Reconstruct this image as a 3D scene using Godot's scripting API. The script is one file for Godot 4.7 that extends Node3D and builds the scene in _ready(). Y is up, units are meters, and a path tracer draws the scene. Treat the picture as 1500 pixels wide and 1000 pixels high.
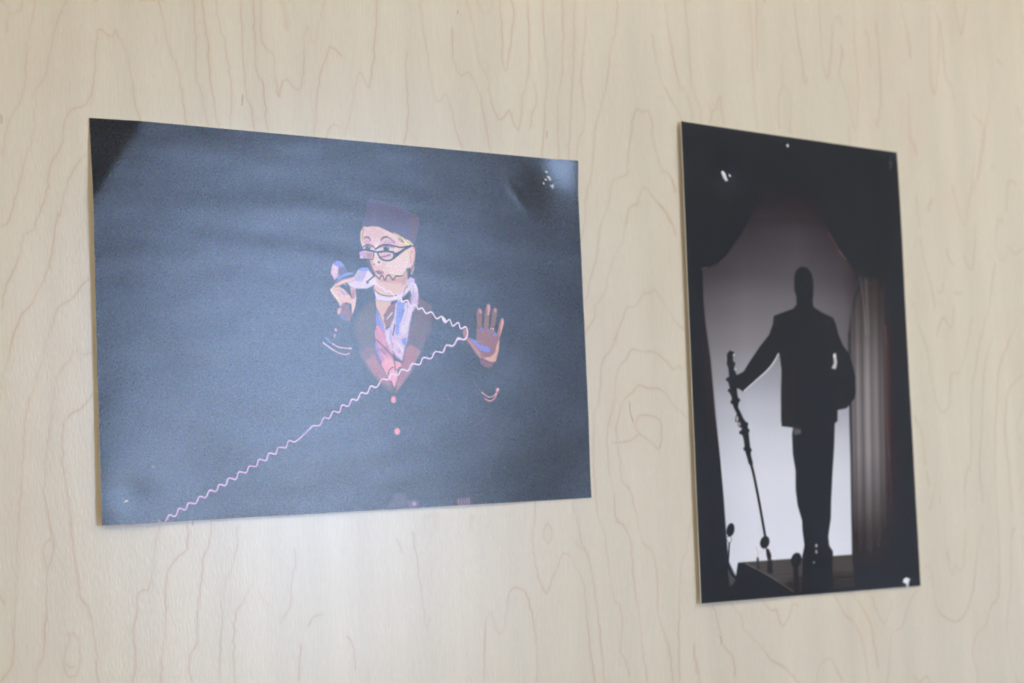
extends Node3D
# Two photographic prints stuck to a wall of maple veneer. Print and grain drawings are given in millimetres on the sheet or on the wall.

const EYE := Vector3(-0.674, 1.3646, 1.1675)
const MID := 1.5                       # height of the first print's centre above the floor
const ROOM_LEFT := -2.6
const ROOM_RIGHT := 4.3
const ROOM_DEPTH := 4.5
const ROOM_HEIGHT := 2.75
const WINDOW := Rect2(1.83, 0.47, 1.08, 2.02)   # opening in the wall behind the camera
const SKY_TOP := Color(0.62, 0.757, 1.0)
const SKY_HORIZON := Color(0.72, 0.832, 1.0)
const SKY_ENERGY := 38.0
const LAMP_COLOR := Color(1.0, 0.975, 0.88)
const LAMP_ENERGY := 2.3
const EXPOSURE := 0.98

const MAPLE := Color8(221, 207, 181)
const MAPLE_LINE := Color8(196, 158, 122)
const MAPLE_FLECK := Color8(120, 92, 74)

func _ready() -> void:
	seed(7)
	view_and_light()
	room()
	hang_prints()

# ------------------------------------------------------------------ view and light
func view_and_light() -> void:
	var cam := Camera3D.new()
	cam.name = "camera"
	add_child(cam)
	cam.position = EYE
	cam.rotation_order = EULER_ORDER_YXZ
	cam.rotation = Vector3(0.08571, -0.61490, -0.04830)
	cam.near = 0.05
	cam.far = 60.0
	var att := CameraAttributesPhysical.new()
	att.frustum_focal_length = 57.55
	att.frustum_focus_distance = 1.33
	att.exposure_aperture = 5.6
	cam.attributes = att
	cam.fov = 23.554
	cam.current = true

	var env := Environment.new()
	var mat := ProceduralSkyMaterial.new()
	mat.sky_top_color = SKY_TOP
	mat.sky_horizon_color = SKY_HORIZON
	mat.ground_horizon_color = Color(0.675, 0.775, 0.93)
	mat.ground_bottom_color = Color(0.6, 0.64, 0.7)
	var sky := Sky.new()
	sky.sky_material = mat
	env.background_mode = Environment.BG_SKY
	env.sky = sky
	env.background_energy_multiplier = SKY_ENERGY
	env.ambient_light_source = Environment.AMBIENT_SOURCE_SKY
	env.tonemap_mode = Environment.TONE_MAPPER_LINEAR
	env.tonemap_exposure = EXPOSURE
	env.sdfgi_enabled = true
	env.ssao_enabled = true
	env.ssil_enabled = true
	var we := WorldEnvironment.new()
	we.name = "world_environment"
	we.environment = env
	add_child(we)

# ------------------------------------------------------------------ small helpers
func paint(c: Color, rough := 0.7) -> StandardMaterial3D:
	var m := StandardMaterial3D.new()
	m.albedo_color = c
	m.roughness = rough
	return m

func quad(st: SurfaceTool, a: Vector3, b: Vector3, c: Vector3, d: Vector3, n: Vector3) -> void:
	# a b c d run clockwise seen from the side n points to
	for k in [[a, Vector2(0, 0)], [b, Vector2(1, 0)], [c, Vector2(1, 1)], [a, Vector2(0, 0)], [c, Vector2(1, 1)], [d, Vector2(0, 1)]]:
		st.set_normal(n)
		st.set_uv(k[1])
		st.add_vertex(k[0])

func box(st: SurfaceTool, lo: Vector3, hi: Vector3) -> void:
	var p := func(x, y, z): return Vector3(hi.x if x else lo.x, hi.y if y else lo.y, hi.z if z else lo.z)
	quad(st, p.call(0, 1, 1), p.call(1, 1, 1), p.call(1, 0, 1), p.call(0, 0, 1), Vector3.BACK)
	quad(st, p.call(1, 1, 0), p.call(0, 1, 0), p.call(0, 0, 0), p.call(1, 0, 0), Vector3.FORWARD)
	quad(st, p.call(1, 1, 1), p.call(1, 1, 0), p.call(1, 0, 0), p.call(1, 0, 1), Vector3.RIGHT)
	quad(st, p.call(0, 1, 0), p.call(0, 1, 1), p.call(0, 0, 1), p.call(0, 0, 0), Vector3.LEFT)
	quad(st, p.call(0, 1, 0), p.call(1, 1, 0), p.call(1, 1, 1), p.call(0, 1, 1), Vector3.UP)
	quad(st, p.call(0, 0, 1), p.call(1, 0, 1), p.call(1, 0, 0), p.call(0, 0, 0), Vector3.DOWN)

func tool() -> SurfaceTool:
	var st := SurfaceTool.new()
	st.begin(Mesh.PRIMITIVE_TRIANGLES)
	return st

func obj(called: String, mesh: Mesh, m: Material, parent: Node) -> MeshInstance3D:
	var o := MeshInstance3D.new()
	o.name = called
	o.mesh = mesh
	if m:
		o.material_override = m
	o.cast_shadow = GeometryInstance3D.SHADOW_CASTING_SETTING_ON
	parent.add_child(o, true)
	return o

func structure(o: Node, label: String, category: String) -> void:
	o.set_meta("kind", "structure")
	o.set_meta("label", label)
	o.set_meta("category", category)

# ------------------------------------------------------------------ the room
func room() -> void:
	maple_wall()
	var white := paint(Color8(206, 202, 194), 0.8)
	var st := tool()
	box(st, Vector3(ROOM_LEFT - 0.1, -0.1, -0.12), Vector3(ROOM_RIGHT + 0.1, 0, ROOM_DEPTH + 0.2))
	structure(obj("floor", st.commit(), paint(Color8(150, 128, 104), 0.5), self), "brown wooden floor of the room", "floor")
	st = tool()
	box(st, Vector3(ROOM_LEFT - 0.1, ROOM_HEIGHT, -0.12), Vector3(ROOM_RIGHT + 0.1, ROOM_HEIGHT + 0.1, ROOM_DEPTH + 0.2))
	structure(obj("ceiling", st.commit(), paint(Color8(226, 224, 220), 0.85), self), "plain white ceiling of the room", "ceiling")
	st = tool()
	box(st, Vector3(ROOM_LEFT - 0.1, 0, 0), Vector3(ROOM_LEFT, ROOM_HEIGHT, ROOM_DEPTH))
	structure(obj("wall_left", st.commit(), white, self), "plain off-white side wall left of the maple wall", "wall")
	st = tool()
	box(st, Vector3(ROOM_RIGHT, 0, 0), Vector3(ROOM_RIGHT + 0.1, ROOM_HEIGHT, ROOM_DEPTH))
	structure(obj("wall_right", st.commit(), white, self), "plain off-white side wall right of the maple wall", "wall")
	# the wall with the window, facing the maple wall
	var w := WINDOW
	var z0 := ROOM_DEPTH
	var z1 := ROOM_DEPTH + 0.2
	st = tool()
	box(st, Vector3(ROOM_LEFT - 0.1, 0, z0), Vector3(w.position.x, ROOM_HEIGHT, z1))
	box(st, Vector3(w.end.x, 0, z0), Vector3(ROOM_RIGHT + 0.1, ROOM_HEIGHT, z1))
	box(st, Vector3(w.position.x, 0, z0), Vector3(w.end.x, w.position.y, z1))
	box(st, Vector3(w.position.x, w.end.y, z0), Vector3(w.end.x, ROOM_HEIGHT, z1))
	structure(obj("wall_back", st.commit(), white, self), "plain off-white wall with the window, facing the maple wall", "wall")
	var win := Node3D.new()
	win.name = "window_1"
	add_child(win)
	structure(win, "wide white framed window facing the maple wall", "window")
	st = tool()
	var f := 0.05
	var za := z0 + 0.08
	var zb := z0 + 0.14
	box(st, Vector3(w.position.x, w.position.y, za), Vector3(w.end.x, w.position.y + f, zb))
	box(st, Vector3(w.position.x, w.end.y - f, za), Vector3(w.end.x, w.end.y, zb))
	box(st, Vector3(w.position.x, w.position.y + f, za), Vector3(w.position.x + f, w.end.y - f, zb))
	box(st, Vector3(w.end.x - f, w.position.y + f, za), Vector3(w.end.x, w.end.y - f, zb))
	obj("window_frame", st.commit(), paint(Color8(224, 224, 222), 0.4), win)
	var glass := StandardMaterial3D.new()
	glass.albedo_color = Color(0.9, 0.95, 1.0, 0.06)
	glass.transparency = BaseMaterial3D.TRANSPARENCY_ALPHA
	glass.roughness = 0.0
	st = tool()
	box(st, Vector3(w.position.x + f, w.position.y + f, za + 0.027), Vector3(w.end.x - f, w.end.y - f, za + 0.033))
	obj("pane", st.commit(), glass, win)
	# two ceiling panels
	for k in 2:
		var at := Vector3(-1.2 + 2.7 * k, ROOM_HEIGHT, 1.45)
		var lamp := Node3D.new()
		lamp.name = "ceiling_light" if k == 0 else "ceiling_light_001"
		add_child(lamp)
		lamp.position = at
		lamp.set_meta("label", ["square panel lamp on the ceiling nearer the left wall", "square panel lamp on the ceiling nearer the right wall"][k])
		lamp.set_meta("category", "lamp")
		lamp.set_meta("group", "ceiling panels of the room")
		st = tool()
		for s in [[-0.62, -0.62, 0.62, -0.59], [-0.62, 0.59, 0.62, 0.62], [-0.62, -0.59, -0.59, 0.59], [0.59, -0.59, 0.62, 0.59]]:
			box(st, Vector3(s[0], -0.04, s[1]), Vector3(s[2], 0, s[3]))
		obj("lamp_frame", st.commit(), paint(Color8(225, 225, 222), 0.5), lamp)
		st = tool()
		box(st, Vector3(-0.59, -0.03, -0.59), Vector3(0.59, -0.005, 0.59))
		var gl := paint(Color8(235, 230, 220), 0.6)
		gl.emission_enabled = true
		gl.emission = LAMP_COLOR
		gl.emission_energy_multiplier = 1.0
		obj("lamp_panel", st.commit(), gl, lamp)
		var li := AreaLight3D.new()
		li.name = "lamp_panel_light"
		li.area_size = Vector2(1.18, 1.18)
		li.light_color = LAMP_COLOR
		li.light_energy = LAMP_ENERGY
		li.area_range = 12.0
		li.area_attenuation = 2.0
		li.shadow_enabled = true
		lamp.add_child(li)
		li.position = Vector3(0, -0.045, 0)
		li.rotation = Vector3(-PI / 2, 0, 0)

# ------------------------------------------------------------------ maple veneer
const PATCH := Rect2(-380, -460, 1360, 920)   # millimetres on the wall, relative to the first print's centre (y up)
const PX := 1.5                                # texture pixels per millimetre

func noise_bytes(w: int, h: int, gen_w: int, gen_h: int, freq: float, s: int, octaves := 3) -> PackedByteArray:
	var n := FastNoiseLite.new()
	n.seed = s
	n.noise_type = FastNoiseLite.TYPE_SIMPLEX_SMOOTH
	n.frequency = freq
	n.fractal_octaves = octaves
	var im := n.get_image(gen_w, gen_h, false, false, true)
	im.resize(w, h, Image.INTERPOLATE_CUBIC)
	im.convert(Image.FORMAT_L8)
	return im.get_data()

func soft_line(mask: PackedFloat32Array, w: int, h: int, p: PackedVector2Array, half: float, soft: float) -> void:
	# p in pixels; mask takes the greatest coverage
	for i in p.size() - 1:
		var a := p[i]
		var b := p[i + 1]
		var r := half + soft
		var x0 := maxi(0, int(floorf(minf(a.x, b.x) - r)))
		var x1 := mini(w - 1, int(ceilf(maxf(a.x, b.x) + r)))
		var y0 := maxi(0, int(floorf(minf(a.y, b.y) - r)))
		var y1 := mini(h - 1, int(ceilf(maxf(a.y, b.y) + r)))
		var d := b - a
		var l2 := maxf(d.length_squared(), 1e-6)
		for y in range(y0, y1 + 1):
			for x in range(x0, x1 + 1):
				var q := Vector2(x + 0.5, y + 0.5) - a
				var t := clampf(q.dot(d) / l2, 0.0, 1.0)
				var v := clampf((r - (q - d * t).length()) / maxf(2.0 * soft, 0.001), 0.0, 1.0)
				if v > 0.0:
					v = v * v * (3.0 - 2.0 * v)
					var k := y * w + x
					if v > mask[k]:
						mask[k] = v

func smooth_path(raw: PackedVector2Array, step: float) -> PackedVector2Array:
	var out := PackedVector2Array()
	var n := raw.size()
	for i in n - 1:
		var a := raw[maxi(i - 1, 0)]
		var b := raw[i]
		var c := raw[i + 1]
		var d := raw[mini(i + 2, n - 1)]
		var k := maxi(1, int(b.distance_to(c) / step))
		for j in k:
			out.append(b.cubic_interpolate(c, b - (c - a) * 0.0 if i == 0 else a, d, float(j) / k))
	out.append(raw[n - 1])
	return out

var waver := FastNoiseLite.new()

func wall_path(line: Array) -> PackedVector2Array:
	var p := PackedVector2Array()
	for i in range(0, line.size(), 2):
		p.append(Vector2((line[i] - PATCH.position.x) * PX, (PATCH.end.y - line[i + 1]) * PX))
	p = smooth_path(p, 5.0)
	for i in p.size():   # the ring lines waver a little
		p[i].x += 2.4 * waver.get_noise_2d(p[i].x * 0.02, p[i].y * 0.07) + 1.0 * waver.get_noise_2d(p[i].x * 0.05 + 90.0, p[i].y * 0.22)
	return p

func maple_material() -> StandardMaterial3D:
	waver.seed = 12
	waver.frequency = 1.0
	var w := int(PATCH.size.x * PX)
	var h := int(PATCH.size.y * PX)
	var core := PackedFloat32Array()
	core.resize(w * h)
	var halo := PackedFloat32Array()
	halo.resize(w * h)
	var dark := PackedFloat32Array()
	dark.resize(w * h)
	for l in GRAIN:
		var p := wall_path(l)
		soft_line(core, w, h, p, 0.55, 1.0)
		soft_line(halo, w, h, p, 1.0, 5.5)
	for l in SMEAR:
		soft_line(halo, w, h, wall_path(l), 3.0, 5.0)
	for l in FLECK:
		soft_line(dark, w, h, wall_path(l), 0.5, 0.9)
	var fade := noise_bytes(w, h, w / 8, h / 16, 0.12, 77, 2)   # ring lines come and go
	# veneer figure where no line was taken from the wall in view: behind the sheets and past the picture
	var warp := FastNoiseLite.new()
	warp.seed = 21
	warp.frequency = 1.0
	warp.fractal_octaves = 3
	var frame := PackedVector2Array([Vector2(-294, 234), Vector2(901, 393), Vector2(810, -380), Vector2(-304, -259)])
	var sheet_a := Rect2(-226, -150, 450, 300)
	var sheet_b := Rect2(358, -255, 300, 448)
	for y in h:
		var my := PATCH.end.y - y / PX
		var xl := -380.0
		for x in w:
			var mx := PATCH.position.x + x / PX
			var q := Vector2(mx, my)
			var inside: bool = mx > -300 and mx < 812 + (my + 380) * 0.118 and my > -259 - (mx + 304) * 0.109 and my < 234 + (mx + 294) * 0.133
			if inside and not sheet_a.has_point(q) and not sheet_b.has_point(q):
				continue
			var g := mx / 34.0 + 1.5 * warp.get_noise_2d(mx / 120.0, my / 420.0)
			var f := absf(g - roundf(g)) * 34.0 * PX
			if f < 6.0:
				var k := y * w + x
				core[k] = maxf(core[k], clampf(1.6 - f, 0.0, 1.0) * 0.8)
				halo[k] = maxf(halo[k], clampf(1.0 - f / 6.0, 0.0, 1.0) * 0.6)
	var fine := noise_bytes(w, h, w, 60, 0.42, 3, 2)       # fibres run upright
	var fibre := noise_bytes(w, h, w, 200, 0.5, 9, 2)
	var band := noise_bytes(w, h, 512, 12, 0.06, 5, 3)
	var blotch := noise_bytes(w, h, 340, 100, 0.035, 8, 3)
	var out := PackedByteArray()
	out.resize(w * h * 3)
	for k in w * h:
		var t := 1.0 + (fine[k] - 128) * 0.00013 + (fibre[k] - 128) * 0.00012 + (band[k] - 128) * 0.00015
		var warm := (blotch[k] - 128) * 0.0007
		var c := (core[k] * 0.36 + halo[k] * 0.17) * clampf(0.9 + (fade[k] - 128) * 0.006, 0.45, 1.3) + maxf(warm, 0.0)
		var d := dark[k] * 0.5
		var r := lerpf(lerpf(MAPLE.r, MAPLE_LINE.r, c), MAPLE_FLECK.r, d) * t
		var g := lerpf(lerpf(MAPLE.g, MAPLE_LINE.g, c), MAPLE_FLECK.g, d) * t
		var b := lerpf(lerpf(MAPLE.b, MAPLE_LINE.b, c), MAPLE_FLECK.b, d) * t
		var o := k * 3
		out[o] = clampi(int(r * 255.0 + 0.5), 0, 255)
		out[o + 1] = clampi(int(g * 255.0 + 0.5), 0, 255)
		out[o + 2] = clampi(int(b * 255.0 + 0.5), 0, 255)
	var m := StandardMaterial3D.new()
	m.albedo_texture = ImageTexture.create_from_image(Image.create_from_data(w, h, false, Image.FORMAT_RGB8, out))
	var bump := Image.create_from_data(w, h, false, Image.FORMAT_L8, noise_bytes(w, h, w, 260, 0.45, 31, 2))
	bump.convert(Image.FORMAT_RGBA8)
	bump.bump_map_to_normal_map(1.0)
	m.normal_enabled = true
	m.normal_texture = ImageTexture.create_from_image(bump)
	m.normal_scale = 0.1
	m.roughness = 0.255
	return m

func maple_wall() -> void:
	# the veneer pattern is book-matched: it turns over at each edge, left and right, up and down
	var m := maple_material()
	var st := tool()
	var cell := PATCH.size / 1000.0
	var lo := Vector2(ROOM_LEFT - 0.1, 0.0)
	var hi := Vector2(ROOM_RIGHT + 0.1, ROOM_HEIGHT)
	var start := Vector2(PATCH.position.x / 1000.0, MID + PATCH.position.y / 1000.0)
	for i in range(-3, 5):
		for j in range(-3, 4):
			var a := start + Vector2(i, j) * cell
			var b := a + cell
			var ca := a.clamp(lo, hi)
			var cb := b.clamp(lo, hi)
			if ca.x >= cb.x or ca.y >= cb.y:
				continue
			var uv := func(p: Vector2):
				var t := (p - a) / cell
				return Vector2(1.0 - t.x if i % 2 else t.x, t.y if j % 2 else 1.0 - t.y)
			for c in [Vector2(ca.x, cb.y), Vector2(cb.x, cb.y), Vector2(cb.x, ca.y), Vector2(ca.x, cb.y), Vector2(cb.x, ca.y), Vector2(ca.x, ca.y)]:
				st.set_normal(Vector3.BACK)
				st.set_uv(uv.call(c))
				st.add_vertex(Vector3(c.x, c.y, 0))
	# the core of the panel behind the veneer
	var d := -0.12
	quad(st, Vector3(hi.x, hi.y, d), Vector3(lo.x, hi.y, d), Vector3(lo.x, lo.y, d), Vector3(hi.x, lo.y, d), Vector3.FORWARD)
	quad(st, Vector3(hi.x, hi.y, 0), Vector3(hi.x, hi.y, d), Vector3(hi.x, lo.y, d), Vector3(hi.x, lo.y, 0), Vector3.RIGHT)
	quad(st, Vector3(lo.x, hi.y, d), Vector3(lo.x, hi.y, 0), Vector3(lo.x, lo.y, 0), Vector3(lo.x, lo.y, d), Vector3.LEFT)
	quad(st, Vector3(lo.x, hi.y, d), Vector3(hi.x, hi.y, d), Vector3(hi.x, hi.y, 0), Vector3(lo.x, hi.y, 0), Vector3.UP)
	quad(st, Vector3(lo.x, lo.y, 0), Vector3(hi.x, lo.y, 0), Vector3(hi.x, lo.y, d), Vector3(lo.x, lo.y, d), Vector3.DOWN)
	st.generate_tangents()
	structure(obj("wall_front", st.commit(), m, self), "pale maple veneer wall with upright wavy grain behind the two prints", "wall")

# ------------------------------------------------------------------ drawing on a sheet
class Canvas:
	var w: int
	var h: int
	var k: float                 # pixels per millimetre
	var c := PackedFloat32Array()

	func _init(mm: Vector2, scale: float, ground: Color) -> void:
		k = scale
		w = int(mm.x * scale)
		h = int(mm.y * scale)
		c.resize(w * h * 3)
		for i in w * h:
			c[i * 3] = ground.r
			c[i * 3 + 1] = ground.g
			c[i * 3 + 2] = ground.b

	func points(flat: Array) -> PackedVector2Array:
		var p := PackedVector2Array()
		for i in range(0, flat.size(), 2):
			p.append(Vector2(flat[i], flat[i + 1]) * k)
		return p

	func area(p: PackedVector2Array, soft: float) -> Array:
		# coverage of a polygon: [x0, y0, width, height, values]
		var pad := int(ceilf(soft * 2.0)) + 1
		var lo := p[0]
		var hi := p[0]
		for q in p:
			lo = lo.min(q)
			hi = hi.max(q)
		var x0 := maxi(0, int(lo.x) - pad)
		var y0 := maxi(0, int(lo.y) - pad)
		var x1 := mini(w, int(hi.x) + pad + 2)
		var y1 := mini(h, int(hi.y) + pad + 2)
		var mw := x1 - x0
		var mh := y1 - y0
		var m := PackedFloat32Array()
		if mw <= 0 or mh <= 0:
			return [x0, y0, 0, 0, m]
		m.resize(mw * mh)
		var n := p.size()
		for y in mh:
			for s in 3:
				var fy := y0 + y + (s + 0.5) / 3.0
				var xs := PackedFloat32Array()
				for i in n:
					var a := p[i]
					var b := p[(i + 1) % n]
					if (a.y <= fy) != (b.y <= fy):
						xs.append(a.x + (fy - a.y) / (b.y - a.y) * (b.x - a.x))
				xs.sort()
				for i in range(0, xs.size() - 1, 2):
					var l := maxf(xs[i] - x0, 0.0)
					var r := minf(xs[i + 1] - x0, float(mw))
					if r <= l:
						continue
					var il := int(l)
					var ir := mini(int(r), mw - 1)
					for x in range(il, ir + 1):
						m[y * mw + x] += (minf(r, x + 1.0) - maxf(l, float(x))) / 3.0
		if soft > 0.4:
			var rad := maxi(1, int(roundf(soft)))
			for turn in 2:
				m = blur(m, mw, mh, rad)
		return [x0, y0, mw, mh, m]

	func blur(m: PackedFloat32Array, mw: int, mh: int, rad: int) -> PackedFloat32Array:
		var t := PackedFloat32Array()
		t.resize(mw * mh)
		var div := 1.0 / (2 * rad + 1)
		for y in mh:
			var s := 0.0
			var row := y * mw
			for x in range(-rad, mw):
				if x + rad < mw:
					s += m[row + x + rad]
				if x - rad - 1 >= 0:
					s -= m[row + x - rad - 1]
				if x >= 0:
					t[row + x] = s * div
		var o := PackedFloat32Array()
		o.resize(mw * mh)
		for x in mw:
			var s := 0.0
			for y in range(-rad, mh):
				if y + rad < mh:
					s += t[(y + rad) * mw + x]
				if y - rad - 1 >= 0:
					s -= t[(y - rad - 1) * mw + x]
				if y >= 0:
					o[y * mw + x] = s * div
		return o

	func lay(a: Array, col: Color, alpha: float) -> void:
		for y in a[3]:
			var o: int = (a[1] + y) * w + a[0]
			var row: int = y * a[2]
			for x in a[2]:
				var v: float = minf(a[4][row + x], 1.0) * alpha
				if v > 0.002:
					var q: int = (o + x) * 3
					c[q] += (col.r - c[q]) * v
					c[q + 1] += (col.g - c[q + 1]) * v
					c[q + 2] += (col.b - c[q + 2]) * v

	func lay_field(a: Array, gx: Array, gy: Array, cols: Array, lean: float) -> void:
		# a printed tone that is given at crossings of columns gx and rows gy
		var nx := gx.size()
		var tone := []
		for q in cols:
			tone.append(Color8(q[0], q[1], q[2]))
		for y in a[3]:
			var my: float = (a[1] + y) / k
			var j := 0
			while j < gy.size() - 2 and my > gy[j + 1]:
				j += 1
			var fy := smoothstep(0.0, 1.0, clampf((my - gy[j]) / (gy[j + 1] - gy[j]), 0, 1)) * 0.3 + clampf((my - gy[j]) / (gy[j + 1] - gy[j]), 0, 1) * 0.7
			for x in a[2]:
				var v: float = minf(a[4][y * a[2] + x], 1.0)
				if v <= 0.002:
					continue
				var mx: float = (a[0] + x) / k + lean * (my - gy[0])
				var i := 0
				while i < nx - 2 and mx > gx[i + 1]:
					i += 1
				var fx := clampf((mx - gx[i]) / (gx[i + 1] - gx[i]), 0, 1)
				var col: Color = (tone[j * nx + i] as Color).lerp(tone[j * nx + i + 1], fx).lerp((tone[j * nx + nx + i] as Color).lerp(tone[j * nx + nx + i + 1], fx), fy)
				var q: int = ((a[1] + y) * w + a[0] + x) * 3
				c[q] += (col.r - c[q]) * v
				c[q + 1] += (col.g - c[q + 1]) * v
				c[q + 2] += (col.b - c[q + 2]) * v

	func picture(grains: Array, strength: float) -> Image:
		var out := PackedByteArray()
		out.resize(w * h * 3)
		for i in w * h:
			for j in 3:
				var v: float = c[i * 3 + j] + (grains[j][i] - 128) * strength
				out[i * 3 + j] = clampi(int(v * 255.0 + 0.5), 0, 255)
		return Image.create_from_data(w, h, false, Image.FORMAT_RGB8, out)

func draw(cv: Canvas, ops: Array) -> void:
	for o in ops:
		var col := Color8(o[1][0], o[1][1], o[1][2])
		match o[0]:
			"P":
				cv.lay(cv.area(cv.points(o[4]), o[3] * cv.k * 0.5), col, o[2])
			"S":
				var p := smooth_path(cv.points(o[4]), 3.0)
				var lo := p[0]
				var hi := p[0]
				for q in p:
					lo = lo.min(q)
					hi = hi.max(q)
				var r: float = (o[5] * 0.5 + o[3]) * cv.k + 2.0
				var x0 := maxi(0, int(lo.x - r))
				var y0 := maxi(0, int(lo.y - r))
				var mw := mini(cv.w, int(hi.x + r) + 1) - x0
				var mh := mini(cv.h, int(hi.y + r) + 1) - y0
				if mw <= 0 or mh <= 0:
					continue
				var m := PackedFloat32Array()
				m.resize(mw * mh)
				for i in p.size():
					p[i] -= Vector2(x0, y0)
				soft_line(m, mw, mh, p, o[5] * 0.5 * cv.k, maxf(o[3] * cv.k * 0.6, 0.5))
				cv.lay([x0, y0, mw, mh, m], col, o[2])
			"G":
				cv.lay_field(cv.area(cv.points(o[4]), o[3] * cv.k * 0.5), o[5], o[6], o[7], o[8])

# ------------------------------------------------------------------ the prints
func print_material(mm: Vector2, ground: Color, ops: Array, salt: int, grain: float, rough: float, relief: float) -> StandardMaterial3D:
	var cv := Canvas.new(mm, 3.2, ground)
	draw(cv, ops)
	var g := []
	for j in 3:
		g.append(noise_bytes(cv.w, cv.h, cv.w / 2, cv.h / 2, 0.55, salt + j, 2))
	var m := StandardMaterial3D.new()
	m.albedo_texture = ImageTexture.create_from_image(cv.picture(g, grain))
	var bump := Image.create_from_data(cv.w, cv.h, false, Image.FORMAT_L8, noise_bytes(cv.w, cv.h, cv.w, cv.h, 0.24, salt + 9, 2))
	bump.convert(Image.FORMAT_RGBA8)
	bump.bump_map_to_normal_map(1.0)
	m.normal_enabled = true
	m.normal_texture = ImageTexture.create_from_image(bump)
	m.normal_scale = relief
	m.roughness = rough
	return m

func sheet(mm: Vector2, nu: int, nv: int, thick: float, lift: Callable) -> ArrayMesh:
	# u runs right and v down, in millimetres from the top left corner; the sheet's middle is the origin
	var front := PackedVector3Array()
	var normal := PackedVector3Array()
	var uv := PackedVector2Array()
	for j in nv + 1:
		for i in nu + 1:
			var u := mm.x * i / nu
			var v := mm.y * j / nv
			front.append(Vector3(u - mm.x / 2, mm.y / 2 - v, lift.call(u, v) + thick) / 1000.0)
			var e := 1.0
			normal.append(Vector3(-(lift.call(u + e, v) - lift.call(u - e, v)) / (2 * e), (lift.call(u, v + e) - lift.call(u, v - e)) / (2 * e), 1).normalized())
			uv.append(Vector2(u / mm.x, v / mm.y))
	var st := tool()
	for k in front.size():
		st.set_normal(normal[k])
		st.set_uv(uv[k])
		st.add_vertex(front[k])
	for j in nv:
		for i in nu:
			var a := j * (nu + 1) + i
			for q in [a, a + 1, a + nu + 2, a, a + nu + 2, a + nu + 1]:
				st.add_index(q)
	st.generate_tangents()
	var mesh := st.commit()
	st = tool()
	var down := Vector3(0, 0, -thick / 1000.0)
	for j in nv:
		for i in nu:
			var a := j * (nu + 1) + i
			quad(st, front[a + 1] + down, front[a] + down, front[a + nu + 1] + down, front[a + nu + 2] + down, -normal[a])
	for i in nu:
		var a := i
		quad(st, front[a] + down, front[a + 1] + down, front[a + 1], front[a], Vector3.UP)
		a = nv * (nu + 1) + i
		quad(st, front[a], front[a + 1], front[a + 1] + down, front[a] + down, Vector3.DOWN)
	for j in nv:
		var a := j * (nu + 1)
		quad(st, front[a] + down, front[a], front[a + nu + 1], front[a + nu + 1] + down, Vector3.LEFT)
		a += nu
		quad(st, front[a], front[a] + down, front[a + nu + 1] + down, front[a + nu + 1], Vector3.RIGHT)
	st.commit(mesh)
	return mesh

func flake(outline: Array, mm: Vector2, thick: float, lift: Callable) -> ArrayMesh:
	# a torn scale of paper that stands a little proud of the sheet, its middle curled up
	var top := PackedVector3Array()
	var mid := Vector3.ZERO
	for i in range(0, outline.size(), 2):
		var u: float = outline[i]
		var v: float = outline[i + 1]
		top.append(Vector3(u - mm.x / 2, mm.y / 2 - v, lift.call(minf(u, mm.x), minf(v, mm.y)) + thick + 0.12) / 1000.0)
		mid += top[-1]
	mid = mid / top.size() + Vector3(0, 0, 0.0003)
	var st := tool()
	var n := top.size()
	var turn := 0.0
	for i in n:
		turn += (top[i].x - mid.x) * (top[(i + 1) % n].y - mid.y) - (top[(i + 1) % n].x - mid.x) * (top[i].y - mid.y)
	for i in n:
		var a := top[i]
		var b := top[(i + 1) % n]
		if turn > 0:
			var t := a
			a = b
			b = t
		var drop := Vector3(0, 0, -0.0002)
		for p in [mid, a, b, a, a + drop, b + drop, a, b + drop, b]:
			st.add_vertex(p)
	st.generate_normals()
	return st.commit()

func photo(called: String, label: String, mm: Vector2, at: Vector3, roll: float, thick: float, m: Material, lift: Callable, flakes: Array, white: Material, cells: Vector2i) -> void:
	var o := Node3D.new()
	o.name = called
	add_child(o)
	o.position = at
	o.rotation.z = roll
	o.set_meta("label", label)
	o.set_meta("category", "print")
	o.set_meta("group", "photo prints stuck to the maple wall")
	var s := obj("sheet", sheet(mm, cells.x, cells.y, thick, lift), null, o)
	s.set_surface_override_material(0, m)
	s.set_surface_override_material(1, white)
	for f in flakes:
		var k := obj("torn_flake", flake(f, mm, thick, lift), white, o)
		k.set_meta("label", "white scale of torn paper surface")

func bump(u: float, v: float, cu: float, cv: float, ru: float, rv: float) -> float:
	var a := (u - cu) / ru
	var b := (v - cv) / rv
	return exp(-a * a - b * b)

var wave := FastNoiseLite.new()

func lift_a(u: float, v: float) -> float:
	var z := 1.9 + 3.0 * (1.0 - v / 305.0) + 2.6 * bump(u, v, 0, 305, 55, 80)
	z += 0.2 * wave.get_noise_2d(u / 150.0, v / 45.0)
	# top left corner is bent back against the wall along a straight crease
	var s := 1.0 - (u / 39.0 + v / 59.0)
	z -= 4.6 * (s * 0.5 + 0.5 * sqrt(s * s + 0.004))
	# pressed down round the adhesive at top right; the corner itself curls off
	z -= 1.3 * bump(u, v, 425, 22, 24, 24)
	z += 2.2 * bump(u, v, 457, 0, 26, 18)
	z += 0.2 * bump((u - 388.0) * 0.75 - (v - 36.0) * 0.66, (u - 388.0) * 0.66 + (v - 36.0) * 0.75, 0, 0, 4.5, 15)
	z -= 0.5 * bump(u, v, 24, 284, 18, 18)
	z -= 1.4 * bump(u, v, 440, 295, 70, 50)
	return maxf(z, 0.15)

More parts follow.
